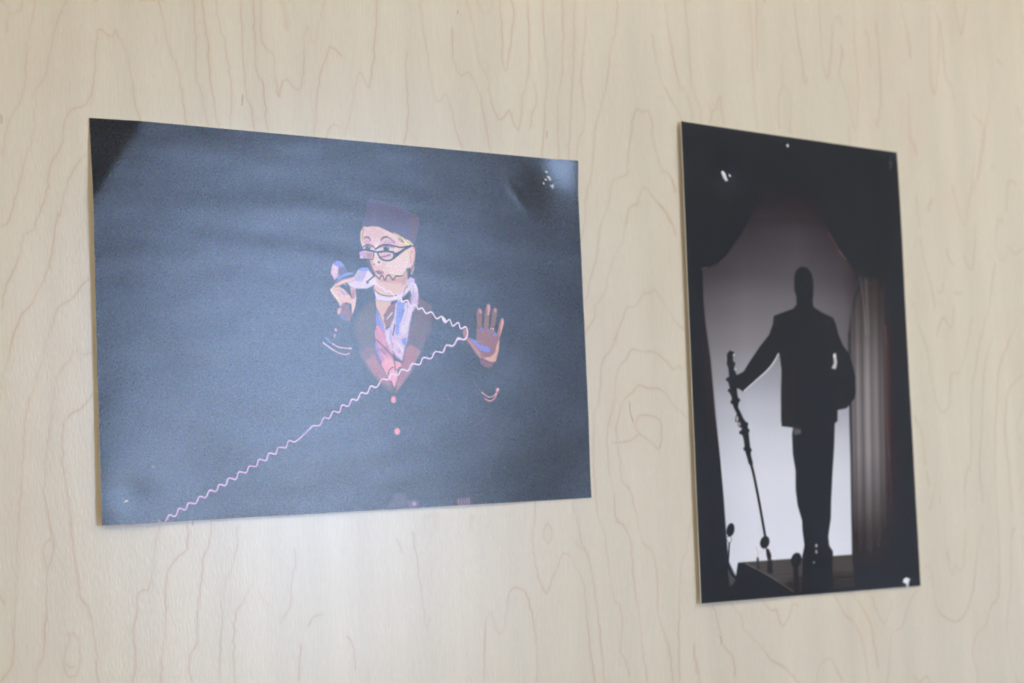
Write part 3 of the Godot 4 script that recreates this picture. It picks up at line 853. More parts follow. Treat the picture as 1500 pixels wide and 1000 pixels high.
const WOMAN := [
	["P", [106, 80, 59], 0.75, 3, [238.8, 131.0, 241.2, 142.8, 238.7, 160.2, 238.8, 170.5, 241.8, 182.7, 249.4, 197.0, 252.7, 201.2, 255.3, 209.9, 243.2, 202.1, 232.1, 190.9, 224.5, 178.7, 222.7, 166.5, 218.4, 159.5, 223.8, 143.1, 232.2, 135.3]],
	["P", [134, 78, 76], 0.7, 2.5, [223.5, 175.7, 230.7, 170.5, 238.8, 171.5, 242.8, 185.8, 249.4, 196.0, 255.3, 209.9, 243.2, 202.1, 233.2, 191.9]],
	["P", [183, 105, 105], 0.75, 2, [229.0, 182.8, 237.3, 177.6, 242.8, 185.8, 249.4, 196.0, 253.8, 204.2, 243.3, 200.1, 235.5, 192.9]],
	["P", [109, 70, 61], 0.85, 1.2, [282.4, 128.4, 294.9, 135.4, 295.6, 145.9, 291.9, 159.6, 281.4, 176.4, 270.9, 193.0, 255.9, 209.9, 258.8, 197.1, 262.9, 185.7, 267.8, 171.3, 272.8, 152.6, 275.7, 143.2]],
	["P", [176, 101, 101], 0.85, 1.6, [267.8, 171.3, 273.3, 169.1, 282.7, 174.3, 270.9, 193.0, 255.9, 209.9, 259.6, 194.0, 264.3, 182.6]],
	["P", [82, 44, 44], 0.6, 0.8, [294.4, 145.9, 295.6, 145.9, 291.9, 159.6, 284.0, 172.2, 286.8, 163.8]],
	["P", [91, 56, 89], 0.75, 0.8, [235.2, 50.9, 239.0, 47.9, 252.7, 49.9, 269.2, 53.0, 286.3, 61.1, 285.6, 66.0, 281.0, 81.7, 279.5, 84.7, 271.7, 79.7, 262.6, 75.7, 254.4, 72.8, 244.4, 70.1, 234.4, 70.2, 231.2, 70.7, 233.4, 60.6]],
	["P", [70, 46, 70], 0.9, 3.5, [244.3, 52.0, 253.5, 51.5, 269.1, 55.5, 276.4, 60.8, 272.1, 70.7, 262.8, 71.2, 251.8, 69.3, 244.7, 64.0]],
	["P", [94, 51, 51], 0.6, 1.4, [277.5, 57.5, 286.3, 61.1, 285.6, 66.0, 281.0, 81.7, 279.5, 83.4, 276.6, 76.2]],
	["P", [70, 42, 78], 0.6, 1.4, [235.2, 50.9, 239.0, 47.9, 241.7, 48.9, 240.3, 60.2, 237.1, 69.2, 231.6, 70.3, 233.4, 60.6]],
	["P", [229, 181, 157], 1, 0.4, [240.4, 109.9, 272.0, 106.8, 272.3, 118.3, 267.5, 125.2, 256.0, 129.1, 245.4, 128.5, 238.6, 123.9, 239.8, 118.2]],
	["P", [195, 137, 115], 0.6, 1.2, [242.5, 115.0, 269.9, 112.1, 271.6, 114.1, 269.6, 119.4, 267.3, 117.4, 256.6, 117.2, 244.8, 117.0]],
	["P", [236, 191, 175], 1, 0.3, [232.9, 71.8, 239.8, 70.5, 246.2, 70.8, 254.3, 73.6, 262.5, 76.9, 267.1, 79.1, 271.6, 82.1, 277.1, 84.8, 280.3, 86.7, 280.8, 90.7, 280.1, 96.4, 278.2, 102.2, 274.3, 104.4, 272.0, 104.8, 271.4, 107.3, 268.4, 110.6, 261.0, 110.1, 253.6, 109.1, 248.0, 111.3, 243.4, 112.1, 240.4, 109.1, 237.4, 103.6, 236.0, 98.9, 232.7, 98.2, 230.2, 91.9, 229.1, 86.4, 228.8, 82.4, 230.9, 77.5]],
	["P", [241, 203, 184], 0.8, 2, [250.5, 98.4, 261.7, 95.5, 271.2, 90.3, 275.8, 93.3, 272.5, 103.2, 268.5, 109.0, 259.2, 108.5, 251.0, 107.2]],
	["P", [216, 161, 151], 0.5, 1.8, [233.3, 74.2, 240.7, 71.5, 251.6, 74.2, 245.7, 81.7, 236.6, 80.5, 232.1, 79.1]],
	["P", [222, 163, 146], 0.6, 0.7, [276.0, 88.5, 280.2, 88.3, 279.9, 96.4, 276.8, 101.4, 274.5, 99.9]],
	["P", [243, 207, 175], 0.6, 0.5, [276.9, 90.1, 278.9, 90.8, 277.9, 97.3, 275.9, 99.8]],
	["P", [217, 171, 135], 1, 0.35, [228.2, 76.1, 231.1, 71.1, 233.9, 71.0, 231.7, 78.3, 230.5, 85.5, 229.0, 88.0, 227.9, 82.5]],
	["P", [236, 196, 137], 1, 0.4, [258.9, 74.6, 264.4, 76.4, 269.9, 79.0, 275.4, 81.2, 279.5, 84.7, 277.1, 86.0, 271.4, 86.2, 267.8, 83.9, 264.2, 80.0]],
	["P", [243, 225, 169], 0.8, 0.4, [268.9, 79.8, 275.4, 82.4, 278.5, 84.9, 274.3, 84.9, 270.2, 83.0]],
	["P", [106, 59, 59], 0.8, 0.6, [264.4, 77.6, 268.0, 79.1, 270.2, 82.6, 267.8, 83.1, 265.1, 80.8]],
	["P", [167, 120, 96], 0.95, 0.4, [279.8, 98.1, 278.8, 105.4, 276.4, 110.0, 275.1, 108.8, 276.1, 105.5, 274.3, 105.6, 277.2, 102.2]],
	["S", [106, 59, 59], 0.8, 0.3, [278.7, 102.2, 276.0, 108.0], 0.5],
	["P", [103, 57, 57], 0.75, 0.6, [232.7, 98.2, 236.0, 99.3, 237.8, 104.4, 240.6, 109.9, 238.9, 110.0, 235.7, 105.3, 232.9, 102.2]],
	["P", [205, 142, 154], 0.8, 0.6, [231.1, 81.5, 237.0, 82.5, 237.1, 85.7, 231.4, 85.5]],
	["P", [200, 150, 164], 0.8, 0.6, [248.8, 84.8, 251.7, 81.4, 258.6, 82.3, 262.1, 85.4, 254.7, 86.1]],
	["P", [222, 150, 143], 0.6, 0.5, [231.1, 82.3, 234.7, 81.8, 235.5, 84.5, 232.3, 85.9]],
	["S", [94, 51, 51], 0.7, 0.6, [231.6, 80.9, 234.4, 79.9, 236.2, 80.5, 237.4, 82.5], 1.5],
	["S", [36, 29, 33], 0.7, 0.4, [233.5, 80.3, 236.2, 80.7, 237.3, 82.4], 0.8],
	["S", [106, 59, 59], 0.65, 0.6, [248.0, 82.0, 249.3, 80.1, 252.7, 78.9, 256.4, 80.2, 260.8, 83.3], 1.7],
	["S", [47, 29, 33], 0.7, 0.4, [248.3, 81.4, 249.6, 80.0, 253.2, 79.2], 1.1],
	["P", [224, 196, 189], 1, 0.4, [243.9, 90.4, 247.7, 87.2, 253.8, 86.2, 260.2, 87.9, 261.0, 90.3, 256.3, 91.5, 244.3, 91.8]],
	["P", [216, 186, 182], 1, 0.4, [230.8, 87.9, 234.5, 86.6, 238.6, 87.6, 240.3, 90.3, 238.4, 91.6, 231.1, 91.5]],
	["P", [106, 59, 65], 0.9, 0.4, [244.5, 89.1, 248.7, 86.4, 254.7, 85.8, 261.1, 87.5, 260.2, 88.1, 254.7, 87.1, 249.1, 87.5]],
	["P", [91, 49, 50], 0.9, 0.4, [230.7, 87.9, 234.1, 86.2, 238.6, 87.2, 239.9, 88.8, 238.1, 88.3, 234.0, 87.3]],
	["P", [27, 29, 33], 1, 0.4, [255.2, 88.7, 255.0, 89.3, 254.5, 89.9, 253.8, 90.4, 252.9, 90.7, 251.9, 90.7, 251.0, 90.5, 250.3, 90.1, 249.8, 89.6, 249.7, 88.9, 249.9, 88.2, 250.4, 87.6, 251.1, 87.2, 252.1, 86.9, 253.0, 86.9, 253.9, 87.0, 254.6, 87.4, 255.1, 88.0]],
	["P", [27, 29, 33], 1, 0.4, [237.3, 88.9, 237.1, 89.5, 236.6, 90.0, 236.0, 90.4, 235.1, 90.7, 234.3, 90.7, 233.5, 90.5, 232.9, 90.2, 232.5, 89.7, 232.3, 89.1, 232.5, 88.4, 233.0, 87.9, 233.6, 87.5, 234.4, 87.2, 235.3, 87.2, 236.1, 87.4, 236.7, 87.7, 237.1, 88.3]],
	["P", [27, 29, 33], 1, 0.3, [253.6, 88.9, 253.6, 89.2, 253.3, 89.5, 253.0, 89.8, 252.6, 89.9, 252.2, 89.9, 251.8, 89.8, 251.5, 89.6, 251.3, 89.3, 251.2, 89.0, 251.3, 88.7, 251.6, 88.4, 251.9, 88.1, 252.3, 88.0, 252.7, 88.0, 253.1, 88.1, 253.4, 88.3, 253.6, 88.6]],
	["P", [27, 29, 33], 1, 0.3, [235.9, 89.0, 235.8, 89.3, 235.6, 89.6, 235.3, 89.8, 234.9, 89.9, 234.6, 89.9, 234.2, 89.8, 233.9, 89.6, 233.7, 89.4, 233.7, 89.1, 233.8, 88.8, 234.0, 88.5, 234.3, 88.3, 234.6, 88.2, 235.0, 88.2, 235.4, 88.2, 235.7, 88.4, 235.8, 88.7]],
	["P", [234, 225, 219], 0.9, 0.2, [253.9, 88.1, 253.8, 88.2, 253.7, 88.3, 253.6, 88.4, 253.4, 88.5, 253.2, 88.5, 253.0, 88.5, 252.9, 88.4, 252.8, 88.3, 252.8, 88.1, 252.8, 88.0, 252.9, 87.9, 253.1, 87.8, 253.2, 87.7, 253.4, 87.7, 253.6, 87.7, 253.8, 87.8, 253.8, 87.9]],
	["P", [234, 225, 219], 0.9, 0.2, [236.1, 88.3, 236.1, 88.5, 236.0, 88.6, 235.8, 88.7, 235.6, 88.8, 235.4, 88.8, 235.3, 88.7, 235.1, 88.6, 235.0, 88.5, 235.0, 88.4, 235.0, 88.2, 235.1, 88.1, 235.3, 88.0, 235.5, 88.0, 235.7, 88.0, 235.8, 88.0, 236.0, 88.1, 236.1, 88.2]],
	["P", [224, 163, 164], 0.4, 1.6, [230.2, 82.4, 243.0, 81.0, 244.1, 87.4, 239.9, 88.3, 230.8, 87.9]],
	["P", [217, 161, 169], 0.4, 1.6, [246.2, 81.7, 253.1, 79.7, 264.1, 82.9, 264.9, 86.5, 246.3, 88.1]],
	["P", [243, 234, 208], 0.5, 0.9, [241.7, 85.1, 244.2, 84.1, 244.5, 91.4, 242.2, 97.9, 241.2, 96.3]],
	["P", [200, 156, 159], 0.85, 0.3, [226.6, 92.1, 240.2, 91.1, 239.0, 98.0, 226.8, 98.3]],
	["P", [217, 171, 172], 0.85, 0.3, [243.8, 92.6, 259.5, 91.6, 258.6, 96.8, 255.1, 98.6, 247.3, 97.8]],
	["P", [216, 163, 223], 0.8, 0.7, [226.1, 92.1, 231.1, 91.9, 230.8, 98.3, 226.8, 98.6]],
	["P", [243, 231, 240], 0.9, 0.4, [229.6, 97.2, 229.5, 97.5, 229.3, 97.7, 229.0, 97.9, 228.6, 98.0, 228.2, 98.1, 227.8, 98.0, 227.5, 97.8, 227.3, 97.6, 227.3, 97.3, 227.4, 97.0, 227.6, 96.8, 227.9, 96.6, 228.3, 96.5, 228.7, 96.5, 229.1, 96.6, 229.4, 96.7, 229.6, 97.0]],
	["P", [148, 92, 91], 0.5, 0.9, [232.9, 93.4, 238.8, 93.2, 237.7, 97.6, 233.6, 97.8]],
	["S", [134, 76, 76], 0.7, 0.4, [247.3, 96.2, 251.5, 95.3, 255.7, 94.1], 1.4],
	["S", [27, 29, 33], 0.95, 0.25, [226.1, 92.1, 230.7, 90.7, 239.8, 91.6, 243.9, 92.2, 251.7, 91.1, 259.5, 91.6], 1.6],
	["S", [27, 29, 33], 0.95, 0.25, [243.8, 92.6, 245.1, 95.3, 247.3, 97.8, 251.4, 98.9, 255.5, 98.6, 258.8, 96.8, 259.7, 92.0], 1.3],
	["S", [52, 29, 33], 0.85, 0.25, [226.1, 92.1, 226.2, 98.1, 233.1, 98.5, 239.0, 98.0, 240.5, 91.5], 0.9],
	["P", [27, 29, 33], 1, 0.25, [258.6, 92.8, 263.7, 91.4, 271.4, 87.0, 277.6, 85.1, 279.0, 85.5, 271.3, 89.1, 264.5, 93.8, 259.3, 97.6]],
	["S", [27, 29, 33], 0.9, 0.3, [242.1, 90.0, 244.7, 88.1, 248.7, 86.1, 254.3, 85.6, 261.2, 86.5, 267.6, 87.2, 277.1, 85.3], 1.2],
	["S", [36, 29, 33], 0.8, 0.3, [229.9, 88.9, 234.1, 86.3, 239.1, 86.9, 241.5, 89.2], 0.9],
	["P", [210, 201, 211], 0.8, 0.3, [260.0, 94.0, 259.9, 94.3, 259.8, 94.6, 259.7, 94.8, 259.5, 94.9, 259.3, 94.9, 259.1, 94.8, 259.0, 94.6, 258.9, 94.3, 258.9, 94.0, 258.9, 93.7, 259.0, 93.4, 259.2, 93.2, 259.4, 93.0, 259.6, 93.0, 259.7, 93.1, 259.9, 93.3, 260.0, 93.6]],
	["P", [198, 189, 194], 0.8, 0.3, [243.0, 92.6, 243.0, 92.8, 242.8, 92.9, 242.6, 93.1, 242.4, 93.1, 242.1, 93.1, 241.9, 93.1, 241.7, 93.0, 241.6, 92.8, 241.5, 92.7, 241.6, 92.5, 241.7, 92.4, 241.9, 92.2, 242.2, 92.2, 242.4, 92.2, 242.7, 92.2, 242.9, 92.3, 243.0, 92.5]],
	["P", [205, 142, 135], 0.55, 1, [236.0, 99.3, 239.4, 99.6, 239.7, 104.4, 241.3, 108.3, 239.9, 109.2, 237.4, 104.4]],
	["P", [216, 156, 143], 0.45, 1.2, [239.3, 102.8, 243.3, 103.8, 248.4, 103.3, 250.4, 99.2, 251.7, 100.7, 250.1, 105.6, 243.7, 106.6, 240.0, 105.9]],
	["P", [243, 229, 203], 0.5, 0.8, [247.6, 100.2, 247.3, 101.2, 246.6, 102.1, 245.5, 102.8, 244.1, 103.2, 242.7, 103.2, 241.5, 103.0, 240.4, 102.3, 239.8, 101.5, 239.6, 100.5, 239.8, 99.5, 240.6, 98.6, 241.7, 97.9, 243.0, 97.6, 244.4, 97.5, 245.7, 97.8, 246.8, 98.4, 247.4, 99.2]],
	["P", [94, 51, 51], 0.9, 0.35, [245.9, 100.6, 245.9, 100.9, 245.7, 101.2, 245.4, 101.4, 245.0, 101.5, 244.6, 101.5, 244.3, 101.4, 244.0, 101.2, 243.8, 101.0, 243.7, 100.7, 243.8, 100.4, 244.0, 100.1, 244.3, 99.9, 244.7, 99.8, 245.1, 99.8, 245.4, 99.9, 245.7, 100.1, 245.9, 100.3]],
	["P", [121, 68, 68], 0.8, 0.35, [240.8, 102.4, 240.8, 102.6, 240.6, 102.9, 240.4, 103.0, 240.2, 103.1, 239.9, 103.1, 239.7, 103.1, 239.5, 102.9, 239.4, 102.7, 239.4, 102.5, 239.4, 102.2, 239.6, 102.0, 239.8, 101.8, 240.0, 101.7, 240.3, 101.7, 240.5, 101.8, 240.7, 101.9, 240.8, 102.2]],
	["P", [158, 90, 90], 1, 0.4, [240.7, 108.3, 243.6, 107.1, 247.3, 107.8, 250.0, 109.3, 246.7, 111.2, 243.5, 110.8]],
	["P", [118, 66, 66], 0.8, 0.35, [240.7, 108.5, 243.6, 108.7, 250.0, 109.3, 243.5, 109.4]],
	["S", [87, 47, 47], 0.9, 0.3, [241.2, 111.5, 242.9, 113.1, 244.7, 114.6, 246.2, 112.2, 248.0, 111.7, 250.1, 115.6, 252.2, 111.6, 254.9, 111.5, 258.0, 115.0, 260.9, 111.7, 265.6, 111.5, 269.0, 109.0, 271.5, 105.7], 1.2],
	["S", [210, 123, 122], 0.6, 0.4, [243.1, 107.8, 245.9, 108.2, 248.1, 109.0], 0.8],
	["S", [243, 237, 205], 0.7, 0.5, [254.6, 108.8, 261.0, 109.7, 266.6, 110.2, 269.0, 108.8, 271.0, 106.3], 0.9],
	["P", [205, 140, 121], 0.6, 1, [266.5, 111.1, 271.4, 107.3, 272.4, 105.6, 271.6, 113.0, 269.0, 118.7, 266.1, 119.6, 267.8, 114.7]],
	["S", [205, 131, 119], 0.8, 0.4, [279.1, 86.7, 280.5, 89.9, 280.0, 94.8, 278.2, 101.0, 275.3, 103.8], 0.8],
	["S", [210, 140, 127], 0.6, 0.5, [277.4, 90.0, 275.7, 94.2, 276.5, 97.4, 275.3, 100.3], 0.9],
	["S", [243, 229, 172], 0.8, 0.35, [263.0, 76.7, 266.1, 79.6, 267.8, 83.0], 0.7],
	["S", [243, 213, 147], 0.8, 0.35, [266.2, 78.3, 269.8, 81.4, 272.4, 84.5], 0.7],
	["S", [173, 117, 99], 0.6, 0.35, [269.9, 79.8, 273.5, 82.5, 277.1, 84.5], 0.7],
	["S", [243, 234, 182], 0.8, 0.35, [268.0, 79.1, 271.6, 82.1, 274.1, 85.1], 0.7],
	["S", [195, 142, 113], 0.6, 0.35, [260.7, 75.8, 264.3, 78.4, 266.9, 82.4], 0.7],
	["S", [243, 227, 162], 0.8, 0.35, [273.1, 80.9, 276.3, 82.9, 278.5, 84.7], 0.7],
	["S", [243, 218, 182], 0.7, 0.35, [229.6, 74.4, 228.7, 79.2, 229.1, 85.6], 0.6],
	["S", [161, 99, 92], 0.6, 0.35, [231.5, 72.7, 230.4, 77.6, 229.8, 82.4], 0.6],
	["S", [241, 198, 157], 0.7, 0.35, [232.9, 72.2, 231.6, 76.7, 231.0, 81.5], 0.6],
	["S", [224, 189, 151], 0.7, 0.35, [278.9, 103.0, 277.5, 107.1, 276.1, 109.6], 0.6],
	["P", [148, 137, 188], 1, 0.3, [201.6, 103.2, 205.2, 100.8, 208.7, 101.6, 212.1, 105.1, 214.5, 109.1, 208.3, 111.6, 205.6, 114.8, 202.5, 116.2, 199.2, 111.4, 200.4, 106.0]],
	["P", [227, 179, 189], 1, 0.35, [201.0, 103.7, 206.0, 105.8, 206.3, 110.3, 204.6, 114.8, 202.3, 116.9, 199.2, 111.4, 199.9, 106.9]],
	["P", [122, 129, 210], 1, 0.4, [201.6, 103.4, 205.2, 100.8, 208.7, 101.6, 211.6, 104.7, 206.5, 105.9]],
	["P", [73, 39, 61], 0.7, 0.8, [206.5, 106.2, 212.1, 105.1, 214.5, 109.1, 207.2, 112.5, 205.7, 112.1]],
	["P", [224, 196, 208], 1, 0.3, [220.4, 113.9, 224.8, 107.4, 229.5, 105.9, 234.2, 105.7, 236.6, 109.3, 241.6, 114.6, 242.0, 118.2, 237.1, 121.1, 231.9, 123.1, 220.5, 123.4, 216.5, 121.7, 214.1, 118.6, 219.8, 116.6]],
	["P", [125, 137, 215], 1, 0.4, [224.1, 108.0, 227.5, 106.1, 234.7, 105.9, 235.7, 107.7, 229.4, 109.0]],
	["P", [181, 158, 191], 0.9, 0.5, [224.8, 108.6, 233.1, 108.3, 231.3, 113.1, 228.0, 117.3, 220.8, 117.0, 221.5, 113.4]],
	["P", [241, 208, 215], 0.7, 0.7, [233.6, 108.5, 241.1, 114.6, 241.4, 118.1, 237.2, 119.3, 229.0, 118.6, 231.2, 114.0]],
	["S", [27, 29, 33], 0.95, 0.25, [240.7, 111.4, 236.4, 114.7, 233.2, 117.1], 1.1],
	["P", [27, 29, 33], 0.9, 0.3, [234.4, 117.7, 234.3, 118.1, 234.1, 118.4, 233.7, 118.7, 233.3, 118.8, 232.9, 118.8, 232.5, 118.7, 232.2, 118.5, 232.0, 118.2, 231.9, 117.8, 232.0, 117.4, 232.2, 117.1, 232.6, 116.8, 233.0, 116.7, 233.4, 116.7, 233.8, 116.8, 234.1, 117.0, 234.3, 117.4]],
	["P", [119, 137, 205], 1, 0.4, [205.6, 114.3, 211.9, 110.5, 220.1, 109.8, 220.6, 111.2, 213.8, 113.2, 206.6, 116.6, 203.4, 119.4]],
	["P", [27, 29, 33], 0.8, 0.5, [207.1, 115.2, 213.8, 113.5, 220.5, 112.7, 219.9, 113.9, 211.7, 115.1]],
	["P", [236, 186, 164], 1, 0.35, [201.8, 120.3, 209.6, 116.0, 220.4, 113.6, 220.8, 116.3, 214.6, 118.6, 211.5, 118.7, 214.0, 121.6, 210.5, 119.6, 205.3, 122.2]],
	["P", [234, 179, 157], 1, 0.35, [197.9, 124.5, 202.4, 120.1, 206.3, 121.8, 211.3, 124.5, 216.2, 128.9, 218.6, 132.5, 217.3, 127.1, 216.5, 122.6, 221.6, 123.2, 222.4, 131.5, 220.9, 137.9, 217.3, 145.6, 217.1, 136.1, 211.9, 134.9, 206.8, 139.2, 204.8, 134.6, 200.9, 130.2, 198.5, 126.9]],
	["P", [161, 137, 188], 0.7, 0.9, [205.8, 123.3, 210.2, 125.9, 213.7, 128.5, 210.1, 129.1, 206.7, 125.6]],
	["P", [167, 105, 96], 0.7, 0.8, [217.5, 123.5, 221.0, 123.8, 221.2, 130.6, 218.6, 131.6]],
	["P", [134, 78, 78], 1, 0.7, [206.8, 139.5, 209.3, 135.4, 214.9, 136.2, 217.3, 145.6, 215.3, 150.6, 208.7, 149.1, 204.3, 145.0, 204.2, 142.3]],
	["P", [234, 174, 177], 0.95, 0.4, [203.7, 143.6, 204.7, 140.0, 206.8, 138.9, 207.7, 140.8, 205.9, 144.5, 204.3, 145.4]],
	["P", [83, 83, 146], 0.8, 0.9, [204.8, 145.9, 209.4, 145.3, 211.8, 148.0, 208.2, 149.4]],
	["P", [243, 149, 149], 1, 0.3, [203.2, 157.3, 203.2, 157.8, 203.1, 158.3, 202.9, 158.7, 202.6, 159.0, 202.1, 159.1, 201.7, 159.0, 201.3, 158.7, 201.0, 158.3, 200.8, 157.9, 200.7, 157.3, 200.8, 156.8, 201.0, 156.4, 201.4, 156.2, 201.8, 156.1, 202.2, 156.1, 202.6, 156.4, 203.0, 156.8]],
	["P", [216, 125, 125], 0.95, 0.3, [201.7, 162.5, 201.6, 163.0, 201.3, 163.5, 200.9, 163.8, 200.6, 163.9, 200.2, 163.9, 199.9, 163.6, 199.8, 163.2, 199.7, 162.7, 199.8, 162.2, 200.0, 161.6, 200.2, 161.2, 200.6, 160.9, 201.0, 160.7, 201.3, 160.8, 201.6, 161.0, 201.8, 161.4, 201.8, 161.9]],
	["S", [113, 123, 196], 0.9, 0.3, [192.9, 164.4, 196.3, 167.5, 199.2, 169.5], 1.5],
	["S", [241, 166, 146], 0.85, 0.3, [199.3, 169.2, 203.2, 171.3, 209.2, 172.3, 215.8, 172.7], 1.4],
	["S", [217, 181, 196], 0.95, 0.3, [189.8, 168.0, 193.2, 170.4, 196.1, 172.2, 199.1, 174.0], 1.3],
	["S", [231, 174, 164], 0.85, 0.3, [199.1, 174.0, 203.0, 175.9, 209.0, 177.4, 214.1, 176.7], 1.2],
	["S", [171, 99, 98], 0.6, 0.5, [203.3, 122.5, 206.3, 121.8, 210.3, 123.7, 214.7, 128.1], 0.9],
	["S", [243, 213, 189], 0.6, 0.8, [199.1, 124.9, 202.5, 129.3, 206.3, 133.7], 1.6],
	["S", [181, 117, 109], 0.5, 0.5, [216.5, 122.6, 218.3, 127.1, 219.7, 131.6], 0.9],
	["S", [148, 92, 115], 0.5, 0.4, [203.9, 119.4, 209.6, 116.7, 219.9, 114.3], 0.8],
	["S", [243, 208, 186], 0.5, 0.7, [219.1, 132.5, 220.5, 136.1, 218.2, 142.4], 1.2],
	["P", [224, 176, 151], 1, 0.5, [240.0, 131.0, 255.9, 131.7, 254.5, 137.4, 247.6, 144.7, 250.2, 152.9, 248.2, 157.0, 244.1, 144.8, 240.8, 138.7]],
	["P", [137, 77, 77], 1, 0.7, [252.1, 137.9, 260.0, 132.9, 257.8, 142.5, 254.4, 151.8, 250.1, 155.5, 247.4, 149.9, 248.8, 143.7]],
	["P", [212, 126, 141], 1, 0.35, [240.7, 142.8, 244.0, 145.8, 248.2, 157.0, 251.9, 168.3, 256.0, 180.6, 257.0, 189.9, 253.3, 188.8, 249.4, 195.5, 244.0, 185.3, 241.3, 179.6, 238.2, 170.5, 239.0, 166.4, 238.1, 160.2, 240.2, 153.0, 239.9, 146.9]],
	["P", [119, 119, 205], 1, 0.4, [240.6, 139.7, 243.0, 142.7, 248.5, 158.1, 247.3, 159.3, 244.3, 154.0, 240.2, 153.0, 239.9, 146.9]],
	["P", [121, 119, 205], 0.9, 0.6, [238.0, 166.9, 240.1, 167.4, 242.3, 175.6, 244.1, 184.2, 242.4, 182.7, 239.3, 173.5]],
	["P", [148, 84, 115], 0.55, 1.4, [241.7, 172.5, 249.4, 170.4, 251.5, 175.5, 245.5, 178.6]],
	["P", [239, 148, 154], 1, 0.4, [243.4, 185.3, 250.2, 179.6, 255.4, 182.2, 261.8, 183.7, 263.5, 186.3, 259.1, 190.9, 258.8, 197.1, 255.5, 205.3, 251.0, 199.1, 248.9, 195.2]],
	["P", [208, 179, 203], 1, 0.35, [248.2, 157.0, 252.5, 154.9, 257.0, 146.6, 259.3, 135.2, 263.7, 129.4, 268.9, 133.9, 272.6, 131.8, 275.3, 126.5, 271.4, 119.3, 271.0, 115.2, 274.8, 111.7, 278.9, 113.4, 279.4, 116.5, 282.2, 121.1, 282.6, 128.4, 281.5, 134.7, 275.7, 142.1, 272.9, 151.5, 269.6, 166.1, 267.2, 171.3, 263.6, 182.9, 258.4, 179.6, 252.8, 172.4, 249.0, 166.3]],
	["P", [119, 134, 205], 0.9, 0.9, [261.6, 132.6, 268.3, 134.0, 266.7, 142.3, 262.7, 151.7, 261.5, 160.0, 258.1, 161.0, 258.9, 149.7, 260.3, 139.3]],
	["P", [234, 206, 219], 0.75, 1.2, [268.7, 138.1, 276.0, 136.9, 273.2, 145.3, 269.6, 156.7, 265.2, 162.0, 263.1, 156.8, 265.3, 147.5]],
	["P", [117, 117, 203], 0.95, 0.6, [263.7, 164.6, 269.0, 163.0, 267.9, 170.7, 265.5, 169.2]],
	["P", [108, 108, 188], 0.9, 0.6, [266.3, 139.2, 268.4, 139.1, 264.9, 147.5, 262.7, 151.7]],
	["P", [236, 191, 196], 0.6, 1.2, [250.2, 166.3, 256.2, 164.1, 263.1, 169.2, 265.8, 174.4, 263.7, 182.1, 258.5, 179.4, 253.4, 172.9]],
	["P", [161, 131, 182], 0.6, 1, [251.9, 167.3, 256.6, 168.3, 255.2, 172.4, 252.9, 171.4]],
	["P", [148, 123, 169], 0.5, 1, [260.0, 171.3, 263.4, 174.4, 262.1, 177.5, 259.3, 174.4]],
	["P", [243, 218, 224], 0.7, 0.9, [274.6, 116.1, 279.3, 117.5, 281.5, 122.2, 279.0, 125.4, 275.5, 122.3]],
	["P", [94, 51, 51], 0.9, 0.5, [272.9, 125.0, 275.3, 127.0, 273.7, 135.4, 271.6, 133.9]],
	["P", [106, 59, 59], 0.6, 0.3, [281.4, 124.3, 281.8, 131.6, 280.5, 132.6]],
	["P", [224, 198, 208], 1, 0.35, [239.2, 123.3, 245.4, 127.8, 256.0, 128.6, 267.0, 124.6, 273.2, 118.8, 274.5, 122.4, 269.2, 127.7, 263.0, 131.5, 254.6, 133.4, 246.4, 133.2, 240.6, 131.0]],
	["S", [106, 59, 59], 0.8, 0.3, [239.5, 123.3, 244.3, 127.1, 252.5, 128.6, 260.8, 127.9], 0.9],
	["S", [52, 29, 33], 0.8, 0.4, [257.9, 152.8, 256.9, 156.9, 255.7, 161.1], 1.2],
	["S", [91, 49, 49], 0.75, 0.4, [239.1, 164.8, 244.7, 169.4, 250.4, 174.5, 255.4, 180.6, 256.8, 188.8], 1.3],
	["S", [243, 231, 234], 0.6, 0.3, [247.8, 154.5, 250.8, 166.3, 255.0, 176.5], 0.7],
	["S", [243, 227, 224], 0.95, 0.25, [250.4, 148.0, 253.1, 145.1, 256.0, 142.5], 0.8],
	["S", [148, 100, 130], 0.7, 0.3, [269.5, 121.5, 268.0, 127.7, 269.0, 131.9], 0.8],
	["S", [100, 55, 55], 0.85, 0.3, [249.5, 194.5, 251.4, 190.1, 255.1, 188.0, 257.3, 190.6, 261.6, 188.0], 1],
	["P", [84, 45, 45], 0.9, 0.4, [251.0, 199.1, 253.0, 199.3, 254.9, 204.8, 253.8, 204.2]],
	["S", [161, 134, 177], 0.6, 0.6, [276.8, 119.2, 277.8, 123.3, 276.3, 129.6, 273.6, 135.9], 1],
	["S", [243, 222, 229], 0.7, 0.6, [279.9, 118.0, 281.2, 124.3, 280.6, 131.6], 1],
	["S", [148, 137, 191], 0.6, 0.6, [272.6, 132.8, 269.7, 142.2, 265.6, 152.7], 1],
	["S", [243, 229, 233], 0.6, 0.6, [275.9, 137.9, 271.9, 147.4, 267.7, 159.9], 1.1],
	["S", [241, 215, 226], 0.6, 0.6, [270.5, 139.1, 267.1, 147.5, 264.3, 156.8], 0.9],
	["S", [148, 123, 182], 0.6, 0.6, [254.7, 156.9, 253.3, 162.1, 254.2, 168.3], 1.1],
	["S", [243, 227, 231], 0.6, 0.6, [251.1, 158.0, 251.4, 164.2, 254.1, 170.3], 1],
	["S", [243, 222, 219], 0.6, 0.6, [259.1, 166.2, 261.8, 170.3, 264.6, 174.4], 1.2],
	["S", [148, 105, 151], 0.6, 0.6, [255.1, 174.4, 258.5, 178.5, 262.0, 180.6], 1],
